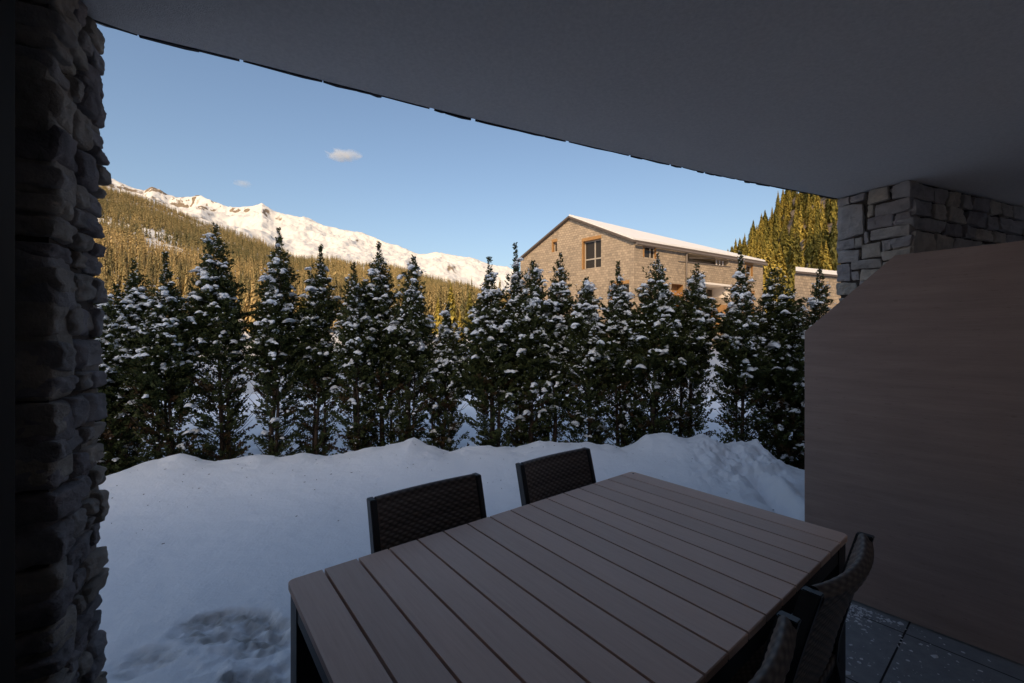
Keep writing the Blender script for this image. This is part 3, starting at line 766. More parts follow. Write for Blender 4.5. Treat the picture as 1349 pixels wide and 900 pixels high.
# back walls
b0 = Vector((GO[0], GO[1], 0)); ev = Vector((ED[0] * LL, ED[1] * LL, 0))
wb.face([b0 + ev + Vector((0, 0, zb)), b0 + Vector((0, 0, zb)), b0 + Vector((0, 0, ze)), b0 + ev + Vector((0, 0, ze))], [(0, 0), (LL, 0), (LL, 7), (0, 7)])
c1 = ev; c2 = b0 + ev; mid = (c1 + c2) / 2; zr = za + RDROP
wb.face([c1 + Vector((0, 0, zb)), c2 + Vector((0, 0, zb)), c2 + Vector((0, 0, ze)), mid + Vector((0, 0, zr)), c1 + Vector((0, 0, ze))], [(0, 0), (GL, 0), (GL, 7), (5, 10), (0, 7)])
wb.build("wall", M["shingle"], house)
window(house, PG, g(3.93), g(2.46), 6.57, 8.58, 0.28, mullions=(g(3.08),), rail=7.25)
window(house, PG, g(6.66), g(6.28), 8.2, 8.95, 0.25)
window(house, PG, g(1.6), g(0.35), 3.6, 5.25, 0.3, mullions=(g(1.0),))
window(house, PE, 0.95, 2.15, 7.02, 7.82, 0.25, mullions=(1.75,))
window(house, PE, 12.7, 13.7, 6.7, 7.6, 0.25)
window(house, PE, 12.4, 13.9, 3.4, 5.3, 0.3)
# timber bay under the eave wall
tb = MB(); reveal(tb, PE, sh["tima"], 0.5)
tb.face([PE(3.7, 3.9, -0.5), PE(4.95, 3.9, -0.5), PE(4.95, 5.45, -0.5), PE(3.7, 5.45, -0.5)])
tb.build("timber_bay", M["timber"], house)
# loggias
def loggia(hole, depth, m_back, name):
    mb = MB(); reveal(mb, PE, hole, depth); mb.face([PE(a, b_, -depth) for a, b_ in hole])
    return mb.build(name, m_back, house)
lg = loggia(sh["logg"], 1.3, M["beige"], "loggia")
lw = MB()
for a, b_, c, d_ in ((9.15, 9.25, 7.22, 7.68), (9.55, 9.63, 7.22, 7.68), (9.95, 10.05, 7.23, 7.68)):
    o_ = PE(a, c, -0.30); lw.obox(o_, PE(b_, c, -0.30) - o_, PE(a, c, -0.22) - o_, PE(a, d_, -0.30) - o_)
lw.build("loggia_post", M["pale_render"], lg)
# sloping handrail of the outside stair seen in the loggia, parapet cap
cp = MB(); o_ = PE(4.4, 7.06, 0.0); cp.obox(o_, PE(10.6, 7.20, 0.0) - o_, PE(4.4, 7.06, 0.06) - o_, Vector((0, 0, 0.055)))
o_ = PE(5.6, 7.40, 0.0); cp.obox(o_, PE(8.6, 7.66, 0.0) - o_, PE(5.6, 7.40, 0.05) - o_, Vector((0, 0, 0.05)))
cp.build("parapet_cap", M["gutter"], house)
l2 = loggia(sh["low"], 1.4, M["pale_render"], "loggia")
lc = MB(); o_ = PE(6.5, 5.66, 0.0); lc.obox(o_, PE(10.6, 5.66, 0.0) - o_, PE(6.5, 5.66, 0.09) - o_, Vector((0, 0, 0.14))); lc.build("ledge", M["pale_render"], house)
window(house, PE, 8.9, 10.3, 4.76, 5.6, 1.35, mullions=(9.5,), surround=False)
tb = MB(); o_ = PE(8.1, 2.3, 0.0); tb.obox(o_, PE(10.2, 2.3, 0.0) - o_, PE(8.1, 2.3, 0.10) - o_, Vector((0, 0, 1.9))); tb.build("timber_panel", M["timber"], house)
tb = MB(); o_ = PE(9.2, 2.55, 0.101); tb.obox(o_, PE(9.9, 2.55, 0.101) - o_, PE(9.2, 2.55, 0.13) - o_, Vector((0, 0, 0.85))); tb.build("panel_window", M["window_frame"], house)
# roof: two slabs, snow on top, gutter and downpipe
def slab(mb, edge0, edge1, along, th):
    """slab between ridge line point edge0 and eave point edge1, extruded along"""
    n = (edge1 - edge0).cross(along).normalized()
    if n.z < 0: n = -n
    mb.obox(edge0, edge1 - edge0, along, n * th)
A0 = PG(GL / 2, za); E0 = PG(GL, ze); W0 = PG(0, ze)
al = ev.normalized(); A0s = A0 - al * 0.25 + Vector((0, 0, 0.02)); along = ev + al * 0.5
dr = (E0 - A0); dl = (W0 - A0)
A1s = A0s + along + Vector((0, 0, RDROP))
def slab4(mb, a, b_, c, d, th):
    """roof skin over the four top corners a b c d (a, b at the near gable), th thick, split on its diagonal"""
    t = Vector((0, 0, th)); lo_ = [a, b_, c, d]; hi_ = [p + t for p in lo_]
    if (b_ - a).cross(d - a).z < 0: lo_, hi_ = lo_[::-1], hi_[::-1]
    mb.face(hi_[:3]); mb.face([hi_[0], hi_[2], hi_[3]]); mb.face(lo_[2::-1]); mb.face([lo_[3], lo_[2], lo_[0]])
    for i in range(4): mb.face([lo_[i], lo_[(i + 1) % 4], hi_[(i + 1) % 4], hi_[i]])
Er0 = A0s + dr * 1.03; Er1 = Er0 + along; Wl0 = A0s + dl * 1.03; Wl1 = Wl0 + along
rb = MB(); slab4(rb, A0s, Er0, Er1, A1s, 0.14); slab4(rb, A0s, Wl0, Wl1, A1s, 0.14)
rf_ = rb.build("roof", M["roof_metal"], house)
up = Vector((0, 0, 0.143))
rb = MB(); slab4(rb, A0s + up + al * 0.06, A0s + up + al * 0.06 + dr * 1.015, Er1 + up - al * 0.06 - dr * 0.015, A1s + up - al * 0.06, 0.12)
rb.build("roof_snow", M["roof_snow"], rf_, bevel=0.05, seg=3)
rb = MB(); slab4(rb, A0s + up + al * 0.25 + dl * 0.03, A0s + up + al * 0.25 + dl * 1.0, Wl1 + up - al * 0.3 - dl * 0.03, A1s + up - al * 0.3 + dl * 0.03, 0.05)
rb.build("roof_snow", M["roof_snow"], rf_, bevel=0.02)
gm = MB(); q0 = A0s + dr * 1.045 + Vector((0, 0, -0.06)); gm.tube([q0 + al * 0.2, q0 + along - al * 0.1], [0.09, 0.09], 8); gm.build("gutter", M["gutter"], rf_)
gm = MB(); gm.tube([PE(5.2, 7.85, 0.12), PE(5.2, 6.9, 0.08), PE(5.2, 4.0, 0.08)], [0.06, 0.06, 0.06], 8); gm.build("downpipe", M["gutter"], house)

# ------------------------------------------------------------------ low neighbour house by the pillar
lh = empty("low_house", (16.15, 24.2, 0)); tag(lh, "low shingled house with thick snow on its flat roof, beside the right stone pillar", "house")
mb = MB(); d1 = (0.9, 0.436); zt = 5.30
P1 = wall(mb, (0, 0), d1, [(0, 0.5), (9, 0.5), (9, zt + 0.10), (0, zt)], [])
P2 = wall(mb, (3.0, 4.0), (-0.6, -0.8), [(0, 0.5), (5, 0.5), (5, zt), (0, zt)], [])
mb.face([P1(0, zt), P1(9, zt + 0.1), Vector((12.0, 8.0, zt + 0.1)), Vector((3.0, 4.0, zt))])
mb.build("wall", M["shingle"], lh)
def flat(mb, e, z0, th):
    a = P1(-e, zt, e); b_ = P1(9.1, zt, e); c = Vector((12.2, 8.1, zt)); d = Vector((3.0 - e, 4.1, zt))
    slab4(mb, a + Vector((0, 0, z0)), b_ + Vector((0, 0, z0 + 0.1)), c + Vector((0, 0, z0 + 0.1)), d + Vector((0, 0, z0)), th)
mb = MB(); flat(mb, 0.14, 0.005, 0.12); r_ = mb.build("roof", M["roof_metal"], lh)
mb = MB(); flat(mb, 0.13, 0.128, 0.24); mb.build("roof_snow", M["roof_snow"], r_, bevel=0.09, seg=4, smooth=True)

# ------------------------------------------------------------------ our own building: ceiling, facade, flat roof
CEIL = 2.55
apt = empty("apartment_building", (0, -3, 0)); tag(apt, "apartment building overhead with grey plastered terrace ceiling and long curved ragged stone eave", "building")
def L3(p): return (p[0], p[1] + 3, p[2])
fac = lambda x: -0.45 + 0.55 * x
ex = np.concatenate([np.linspace(-8, -1.5, 8), np.linspace(-1.4, 2.5, 40), np.linspace(2.7, 9, 8)])
ey = eave_y(ex)
kk_ = np.ones(5) / 5; eys = ey.copy(); eys[2:-2] = np.convolve(ey, kk_, 'valid'); ey = 0.4 * ey + 0.6 * eys
mb = MB()
lo = [L3((x, y, CEIL)) for x, y in zip(ex, ey)]; hi = [(p[0], p[1], p[2] + 0.32) for p in lo]
bl = [L3((x, min(fac(x), y - 0.6) - 1.0, CEIL)) for x, y in zip(ex, ey)]; bh = [(p[0], p[1], p[2] + 0.32) for p in bl]
for i in range(len(ex) - 1):
    mb.face([lo[i], lo[i + 1], bl[i + 1], bl[i]]); mb.face([hi[i], bh[i], bh[i + 1], hi[i + 1]])
    mb.face([lo[i], hi[i], hi[i + 1], lo[i + 1]])
mb.build("ceiling", M["plaster"], apt)
# ragged slates along the eave
sv = MB(); rnd = random.Random(4)
sl_ = np.concatenate([[0], np.cumsum(np.hypot(np.diff(ex), np.diff(ey)))])
s = 0.05
while s < sl_[-1] - 0.3:
    ln = rnd.choice([0.05, 0.08, 0.12, 0.16, 0.2, 0.26]); gap = rnd.choice([0.0, 0.0, 0.0, 0.003, 0.003, 0.012, 0.022])
    pr = rnd.uniform(0.003, 0.012); pr2 = pr + rnd.uniform(-0.003, 0.004)
    x0, y0 = np.interp(s, sl_, ex), np.interp(s, sl_, ey); x1, y1 = np.interp(s + ln, sl_, ex), np.interp(s + ln, sl_, ey)
    t = Vector((x1 - x0, y1 - y0, 0)).normalized(); n = Vector((-t.y, t.x, 0))
    a = Vector(L3((x0, y0, CEIL - 0.004 + rnd.uniform(-0.003, 0.003)))); b_ = Vector(L3((x1, y1, a.z)))
    th = Vector((0, 0, rnd.uniform(0.03, 0.07)))
    m_ = (a + b_) / 2 + n * (max(pr, pr2) + rnd.uniform(0, 0.006)) + t * rnd.uniform(-0.3, 0.3) * ln
    ring = [a + n * 0.001, b_ + n * 0.001, b_ + n * pr2, m_, a + n * pr]
    sv.face(list(reversed(ring))); sv.face([p + th for p in ring])
    for i in range(5): sv.face([ring[i], ring[(i + 1) % 5], ring[(i + 1) % 5] + th, ring[i] + th])
    s += ln + gap
sv.build("eave_stones", M["slate"], apt)
# facade with glass behind the camera, side wall and flat roof
fd = Vector((1, 0.55, 0)).normalized(); fn = Vector((fd.y, -fd.x, 0))
mb = MB()
o_ = Vector(L3((-8, fac(-8), -0.05))); mb.obox(o_, fd * 15.5, fn * 0.3, Vector((0, 0, 2.595)))
mb.build("facade_wall", M["pale_render"], apt)
mb = MB()
o_ = Vector(L3((-0.9, fac(-0.9), 0.08))) - fn * 0.004; mb.obox(o_, fd * 1.7, -fn * 0.02, Vector((0, 0, 2.2))); mb.build("glazing", M["dark_glass"], apt)
mb = MB()
o_ = Vector(L3((-8.5, fac(-8.5), 2.875))) + fn * 0.02; mb.obox(o_, fd * 24, fn * 9, Vector((0, 0, 0.25)))
mb.build("flat_roof", M["dark_wall"], apt)
mb = MB(); mb.obox(L3((-1.62, 1.16, 0)), (-0.12, -2.6, 0), (0.06, 0, 0), (0, 0, 2.545)); mb.build("side_wall", M["pale_render"], apt)

# open black-framed terrace door at the extreme left
dr_ = empty("terrace_door", (-0.91, 0.70, 0)); tag(dr_, "open terrace door with black frame at the far left edge, in front of the stone pillar", "door")
mb = MB(); mb.box(-0.04, 0.042, -0.05, 0.04, 0.012, 2.53); mb.box(-0.04, 0.042, -1.5, -1.42, 0.012, 2.53); mb.box(-0.04, 0.042, -1.42, -0.05, 2.44, 2.53); mb.box(-0.04, 0.042, -1.42, -0.05, 0.012, 0.11)
mb.build("door_frame", M["black_metal"], dr_, bevel=0.003)
mb = MB(); mb.box(-0.008, 0.008, -1.42, -0.05, 0.11, 2.44); mb.build("pane", M["dark_glass"], dr_)

# terrace floor
tx, ty = (0.785, 0.62), (-0.62, 0.785)
mb = MB()
fx = np.linspace(-3.5, 4.5, 30)
for i in range(29):
    a, b_ = fx[i], fx[i + 1]
    q = [(a, fac(a) - 0.3), (b_, fac(b_) - 0.3), (b_, float(eave_y(b_)) + 0.10), (a, float(eave_y(a)) + 0.10)]
    mb.face([(x, y, 0.0) for x, y in q], [((x * tx[0] + y * tx[1]) - 3.008 + 6, (x * ty[0] + y * ty[1]) - 0.470 + 6) for x, y in q])
tag(mb.build("terrace_floor", M["tiles"]), kind="structure")

# loose snow blown onto the tiles
r = np.random.RandomState(5); V = []; Q = []
def flake(x, y, s):
    n = 6; i = len(V); a0 = r.uniform(0, 6.28); st = r.uniform(0.5, 1.4)
    for k in range(n):
        a = a0 + k * 2 * math.pi / n; rr_ = s * r.uniform(0.5, 1.2)
        V.append((x + math.cos(a) * rr_ * st, y + math.sin(a) * rr_, 0.0015))
    V.append((x, y, 0.002 + s * 0.45))
    for k in range(n): Q.append((i + k, i + (k + 1) % n, i + n))
for k in range(2600):
    q = r.rand()
    if q < 0.55: x, y = r.normal(1.92, 0.17), r.normal(2.50, 0.10)
    elif q < 0.75: x, y = r.normal(1.62, 0.25), r.normal(2.62, 0.12)
    elif q < 0.88: x, y = r.normal(1.25, 0.2), r.normal(2.02, 0.16)
    else: x, y = r.uniform(1.2, 2.4), r.uniform(1.8, 2.6)
    if x * 0.775 + y * 0.632 > 3.11: continue
    flake(x, y, abs(r.normal(0, 0.0045)) + 0.0012 + (0.014 * r.rand() if r.rand() < 0.05 else 0))
tag(link("snow_crumbs", npmesh("snow_crumbs", np.array(V), np.array(Q)), M["tree_snow"]), "loose crumbs of snow scattered on the dark floor tiles by the table leg", "snow", kind="stuff")

# bits of needle and bark blown onto the garden snow
V = []; Q = []; r = np.random.RandomState(15)
for k in range(170):
    x = r.uniform(-3.6, 3.4); y = hedge_y(x) - 0.45 - abs(r.normal(0, 0.75))
    if y < float(eave_y(x)) + 0.3: continue
    a = r.uniform(0, 3.14); L_ = r.uniform(0.002, 0.009); w_ = r.uniform(0.0012, 0.0035)
    z = float(garden_z(np.array(x), np.array(y))) + 0.003; dx, dy = math.cos(a) * L_, math.sin(a) * L_; ex_, ey_ = -math.sin(a) * w_, math.cos(a) * w_
    i = len(V); V += [(x - dx - ex_, y - dy - ey_, z), (x + dx - ex_, y + dy - ey_, z + 0.001), (x + dx + ex_, y + dy + ey_, z + 0.003), (x - dx + ex_, y - dy + ey_, z + 0.003)]; Q.append((i, i + 1, i + 2, i + 3))
tag(link("needle_litter", npmesh("needle_litter", np.array(V), np.array(Q)), M["bark"]), "tiny dark needles and bark crumbs strewn over the garden snow near the hedge", "litter", kind="stuff")

# ------------------------------------------------------------------ stone pillars
def cube_grid(n):
    V = []; Fq = []
    for axis in range(3):
        for sg in (-1, 1):
            b = len(V)
            for i in range(n + 1):
                for j in range(n + 1):
                    p = [0, 0, 0]; p[axis] = sg; p[(axis + 1) % 3] = -1 + 2 * i / n; p[(axis + 2) % 3] = -1 + 2 * j / n; V.append(p)
            for i in range(n):
                for j in range(n):
                    q = [b + i * (n + 1) + j, b + (i + 1) * (n + 1) + j, b + (i + 1) * (n + 1) + j + 1, b + i * (n + 1) + j + 1]
                    Fq.append(q if sg > 0 else q[::-1])
    return np.array(V, float), np.array(Fq)
def stones_mesh(name, items, n, rough, kpow=9):
    """items: origin (x,y), direction, s0,s1,z0,z1, proud, depth"""
    CV, CF = cube_grid(n); VS = []; FS = []; TS = []; off = 0
    r = np.random.RandomState(77)
    nr = (np.abs(CV) ** kpow).sum(1) ** (1 / kpow); W0 = CV / nr[:, None]
    for (o, d, s0, s1, z0, z1, pr, dep) in items:
        d = np.array(d); nrm = np.array([d[1], -d[0]])
        tilt = r.normal(0, 0.035)
        W = W0.copy()
        # uneven face: each stone leans and is cut at slightly odd angles
        sk = r.normal(0, 0.06, 4)
        a = W[:, 0] * (1 + sk[0] * W[:, 1]); b = W[:, 1] * (1 + sk[1] * W[:, 0]) ; c = W[:, 2] + (sk[2] * 0.5 * W[:, 0] + sk[3] * 0.5 * W[:, 1]) * (W[:, 2] > 0)
        hs, hz, hd = (s1 - s0) / 2, (z1 - z0) / 2, (dep + pr) / 2
        S_ = (s0 + s1) / 2 + a * hs; Z_ = (z0 + z1) / 2 + b * hz + tilt * a * hs; K_ = (pr - dep) / 2 + c * hd
        X_ = o[0] + d[0] * S_ + nrm[0] * K_; Y_ = o[1] + d[1] * S_ + nrm[1] * K_
        sd_ = r.randint(1000)
        n1 = fbm(X_ * 14 + sd_, Y_ * 14, Z_ * 14, 4, 5, 0.55); n2 = fbm(X_ * 14, Y_ * 14 + sd_, Z_ * 14 + 7, 3, 9, 0.55)
        chip = 1 - np.abs(fbm(X_ * 9, Y_ * 9 + sd_, Z_ * 22, 3, 15))
        n3 = fbm(X_ * 55, Y_ * 55 + sd_, Z_ * 55, 3, 25, 0.6)
        out = rough * (n1 * 0.8 + (chip - 0.7) * 1.0 + 0.25 * n3)
        fall = sstep(-0.7, 0.75, W[:, 2])
        X_ = X_ + nrm[0] * out * fall + d[0] * rough * 0.6 * n2; Y_ = Y_ + nrm[1] * out * fall + d[1] * rough * 0.6 * n2; Z_ = Z_ + rough * 0.55 * n2
        VS.append(np.stack([X_, Y_, Z_], 1)); FS.append(CF + off); off += len(CV); TS.append(np.full(len(CV), r.rand()))
    return npmesh(name, np.concatenate(VS), np.concatenate(FS), np.concatenate(TS))
def split(s0, s1, z0, z1, r, hmin, hmax, wmin, wmax, out):
    h, w_ = z1 - z0, s1 - s0
    if h > hmax or (w_ <= wmax and h > 2.0 * hmin and r.rand() < 0.25 and h > hmin * 2):
        m_ = z0 + h * (r.uniform(0.35, 0.65) if h < 4 * hmax else 0.5 + r.uniform(-0.06, 0.06))
        if m_ - z0 >= hmin * 0.8 and z1 - m_ >= hmin * 0.8:
            split(s0, s1, z0, m_, r, hmin, hmax, wmin, wmax, out); split(s0, s1, m_, z1, r, hmin, hmax, wmin, wmax, out); return
    if w_ > wmax or (w_ > 2 * wmin and r.rand() < 0.5):
        m_ = s0 + w_ * r.uniform(0.32, 0.68)
        split(s0, m_, z0, z1, r, hmin, hmax, wmin, wmax, out); split(m_, s1, z0, z1, r, hmin, hmax, wmin, wmax, out); return
    out.append((s0, s1, z0, z1))

# left pillar
lp = empty("stone_pillar", (0, 0, 0)); tag(lp, "tall rough stone pillar standing close at the left edge of the terrace", "pillar")
r = np.random.RandomState(3)
FA = np.array([-1.342, 1.385]); d_l = np.array([0.48, -0.877]); d_l /= np.linalg.norm(d_l); WL = 0.33
# lit face runs from near corner to far corner so its normal points right: direction far - near = -d_l
NA = FA + d_l * WL
items = []; cells = []
split(0, WL, 0.0, 2.55, r, 0.045, 0.115, 0.07, 0.17, cells)
for s0, s1, z0, z1 in cells:
    gp = r.uniform(0.003, 0.010)
    items.append(((NA[0], NA[1]), (-d_l[0], -d_l[1]), s0 - (0.012 if s0 == 0 else -gp), s1 - gp + (0.02 if s1 >= WL - 1e-6 else 0), z0 + gp, z1 - gp, r.uniform(0.0, 0.020), 0.12))
DD2 = np.array([-0.909, -0.416])
cells = []; split(0, 0.55, 0.0, 2.55, r, 0.08, 0.24, 0.14, 0.34, cells)
OB = NA + DD2 * 0.55
for s0, s1, z0, z1 in cells:
    gp = r.uniform(0.005, 0.011)
    items.append(((OB[0], OB[1]), (-DD2[0], -DD2[1]), s0 + gp, s1 - gp + (0.006 if s1 > 0.549 else 0), z0 + gp, z1 - gp, r.uniform(0.0, 0.022), 0.12))
# outer (garden) face
cells = []; split(0, 0.5, 0.0, 2.55, r, 0.07, 0.18, 0.1, 0.3, cells)
for s0, s1, z0, z1 in cells:
    items.append(((FA[0], FA[1]), (DD2[0], DD2[1]), s0 + 0.006, s1 - 0.006, z0 + 0.006, z1 - 0.006, r.uniform(0.0, 0.02), 0.12))
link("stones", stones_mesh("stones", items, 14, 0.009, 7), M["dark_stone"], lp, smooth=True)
mb = MB(); q = [NA - d_l * 0.012 + DD2 * 0.015, FA + d_l * 0.02 + DD2 * 0.015, FA + DD2 * 0.45 + d_l * 0.02, NA + DD2 * 0.53 - d_l * 0.012]
for i in range(4):
    a, b_ = q[i], q[(i + 1) % 4]; mb.face([(a[0], a[1], -0.05), (a[0], a[1], 2.548), (b_[0], b_[1], 2.548), (b_[0], b_[1], -0.05)])
mb.build("mortar_core", M["mortar"], lp)

# right pillar with its wing running away behind the screen
rp = empty("stone_pillar", (0, 0, 0)); tag(rp, "squared stone pillar under the ceiling corner, rising behind the wooden screen on the right", "pillar")
PA = np.array([2.327, 3.016]); PB = np.array([2.502, 2.657]); dA = (PB - PA) / np.linalg.norm(PB - PA)
hand = [(0.001, 0.07, 2.493, 2.543), (0.082, 0.163, 2.496, 2.541), (0.182, 0.292, 2.456, 2.545), (0.308, 0.4, 2.451, 2.545), (-0.005, 0.151, 2.257, 2.487), (0.174, 0.206, 2.375, 2.448), (0.216, 0.4, 2.36, 2.442), (0.174, 0.313, 2.285, 2.367), (0.32, 0.402, 2.285, 2.352), (0.19, 0.4, 2.207, 2.277), (0.160, 0.182, 2.201, 2.278), (-0.005, 0.097, 2.177, 2.246), (0.104, 0.150, 2.180, 2.246), (0.306, 0.402, 2.138, 2.199), (-0.005, 0.13, 2.089, 2.171), (0.139, 0.249, 2.095, 2.192), (0.257, 0.299, 2.130, 2.198), (0.257, 0.402, 2.070, 2.124), (0.082, 0.249, 2.026, 2.086), (-0.01, 0.072, 1.957, 2.080), (0.08, 0.125, 1.955, 2.018), (0.133, 0.24, 1.949, 2.018), (0.255, 0.40, 1.955, 2.06), (-0.011, 0.112, 1.860, 1.948), (0.12, 0.26, 1.865, 1.942), (0.27, 0.402, 1.86, 1.946)]
items = []
r = np.random.RandomState(8)
for a in hand: items.append((tuple(PA), tuple(dA), a[0], a[1], a[2], a[3], r.uniform(0.006, 0.022), 0.12))
cells = []; split(0, 0.4, 0.0, 1.85, r, 0.06, 0.15, 0.1, 0.26, cells)
for s0, s1, z0, z1 in cells: items.append((tuple(PA), tuple(dA), s0 + 0.006, s1 - 0.006, z0 + 0.006, z1 - 0.006, r.uniform(0.004, 0.02), 0.12))
dW = np.array([0.93, 0.3676]); cells = []; split(0, 2.6, 0.0, 2.54, r, 0.07, 0.17, 0.14, 0.4, cells)
for s0, s1, z0, z1 in cells: items.append((tuple(PB), tuple(dW), s0 + 0.006, s1 - 0.006, z0 + 0.006, z1 - 0.006, r.uniform(0.004, 0.02), 0.12))
link("stones", stones_mesh("stones", items, 11, 0.008, 22), M["stone"], rp, smooth=True)
nA = np.array([dA[1], -dA[0]]); mb = MB()
q = [PA + np.array([0.012, -0.004]), PB + np.array([0.004, 0.012]), PB + dW * 2.6 + np.array([0, 0.012]), PA + dW * 2.4]
for i in range(4):
    a, b_ = q[i], q[(i + 1) % 4]; mb.face([(a[0], a[1], -0.05), (b_[0], b_[1], -0.05), (b_[0], b_[1], 2.548), (a[0], a[1], 2.548)])
mb.build("mortar_core", M["mortar"], rp)

# ------------------------------------------------------------------ wooden privacy screen
c0 = np.array([1.857, 2.688]); dp = np.array([0.632, -0.775]); LP_ = 1.85
ps = empty("privacy_screen", (c0[0], c0[1], 0)); tag(ps, "large grey brown wooden privacy screen with a cut off corner, right of the table", "screen")
prof = [(0, 0.012), (LP_, 0.012), (LP_, 2.016), (0.43, 2.016), (0, 1.598)]
nv = Vector((-dp[1], dp[0], 0)); nv = Vector((0.775, 0.632, 0)); th = nv * 0.026
mb = MB(); fr = [Vector((dp[0] * s, dp[1] * s, z)) for s, z in prof]
mb.face(fr[::-1] if (fr[1] - fr[0]).cross(fr[2] - fr[1]).dot(nv) > 0 else fr, None)
uvs = [(s, z) for s, z in prof]
mb.uv[-1] = uvs[::-1] if mb.v[0] == tuple(fr[-1]) else uvs
mb.face([p + th for p in fr], uvs)
mb.build("board", M["screen"], ps)
em = MB()
for i in range(5):
    a, b_ = fr[i], fr[(i + 1) % 5]; em.face([a, b_, b_ + th, a + th])
M["screen_edge"] = mat("screen_edge", (0.66, 0.58, 0.52), 0.7)[0]
em.build("board_edge", M["screen_edge"], ps)

# ------------------------------------------------------------------ table
TN = math.atan2(0.62, 0.785)
TLEN, TWID = 1.874, 1.060
tc0, nc0 = 0.285 + TLEN / 2, 0.506 + TWID / 2
tabx, taby = tx[0] * tc0 + ty[0] * nc0, tx[1] * tc0 + ty[1] * nc0
tab = empty("garden_table", (tabx, taby, 0), TN); tag(tab, "long slatted brown garden table with dark metal legs in the foreground", "table")
ns = 16; gap = 0.0085; sw = (TLEN - gap * (ns - 1)) / ns
V = []; Fc = []; Tn = []
r = np.random.RandomState(2)
def add_prism(poly, z0, z1, tint, ch=0.0025):
    n = len(poly); b = len(V); c = np.mean(poly, 0)
    ins = [np.array(p) + (c - np.array(p)) / (np.linalg.norm(c - np.array(p)) + 1e-9) * ch * 1.2 for p in poly]
    for p in poly: V.append((p[0], p[1], z0))
    for p in poly: V.append((p[0], p[1], z1 - ch))
    for p in ins: V.append((p[0], p[1], z1))
    Tn.extend([tint] * 3 * n)
    Fc.append(tuple(b + i for i in reversed(range(n))))
    for k in (0, n):
        for i in range(n): Fc.append((b + k + i, b + k + (i + 1) % n, b + k + n + (i + 1) % n, b + k + n + i))
    Fc.append(tuple(b + 2 * n + i for i in range(n)))
for i in range(ns):
    x0 = -TLEN / 2 + i * (sw + gap); x1 = x0 + sw; h = TWID / 2; rr_ = 0.022
    if i == 0:
        arc = [(x0 + rr_ - rr_ * math.sin(a), h - rr_ + rr_ * math.cos(a)) for a in np.linspace(0, math.pi / 2, 7)]
        arc2 = [(x0 + rr_ - rr_ * math.cos(a), -h + rr_ - rr_ * math.sin(a)) for a in np.linspace(0, math.pi / 2, 7)]
        poly = [(x1, -h), (x1, h)] + arc + arc2
    elif i == ns - 1:
        arc = [(x1 - rr_ + rr_ * math.cos(a), h - rr_ + rr_ * math.sin(a)) for a in np.linspace(0, math.pi / 2, 7)]
        arc2 = [(x1 - rr_ + rr_ * math.sin(a), -h + rr_ - rr_ * math.cos(a)) for a in np.linspace(0, math.pi / 2, 7)]
        poly = arc2 + arc + [(x0, h), (x0, -h)]
    else: poly = [(x0, -h), (x1, -h), (x1, h), (x0, h)]
    add_prism(poly, 0.728, 0.75, r.rand())
me = bpy.data.meshes.new("tabletop"); me.from_pydata(V, [], Fc)
a_ = me.attributes.new("tint", 'FLOAT', 'POINT'); a_.data.foreach_set("value", np.array(Tn, np.float32)); me.update()
link("tabletop", me, M["slat"], tab)
mb = MB(); hx_, hy_ = TLEN / 2 - 0.012, TWID / 2 - 0.012
for y0 in (-hy_, hy_ - 0.03): mb.box(-hx_, hx_, y0, y0 + 0.03, 0.655, 0.7255)
for x0 in (-hx_, hx_ - 0.03): mb.box(x0, x0 + 0.03, -hy_ + 0.031, hy_ - 0.031, 0.655, 0.7255)
for y0 in (-0.2, 0.17): mb.box(-hx_ + 0.031, hx_ - 0.031, y0, y0 + 0.04, 0.69, 0.7255)
mb.build("apron", M["tframe"], tab)
for sx_ in (-1, 1):
    for sy in (-1, 1):
        mb = MB(); x = sx_ * (TLEN / 2 - 0.052); y = sy * (TWID / 2 - 0.052); mb.box(x - 0.043, x + 0.043, y - 0.043, y + 0.043, 0.0, 0.724)
        mb.build("leg", M["tframe"], tab, bevel=0.005)
for x, y in ((TLEN / 2 - 0.03, TWID / 2 - 0.035), ):
    mb = MB(); mb.tube([(x, y, 0.7495), (x, y, 0.7515)], [0.006, 0.005], 10); mb.build("screw", M["tframe"], tab)

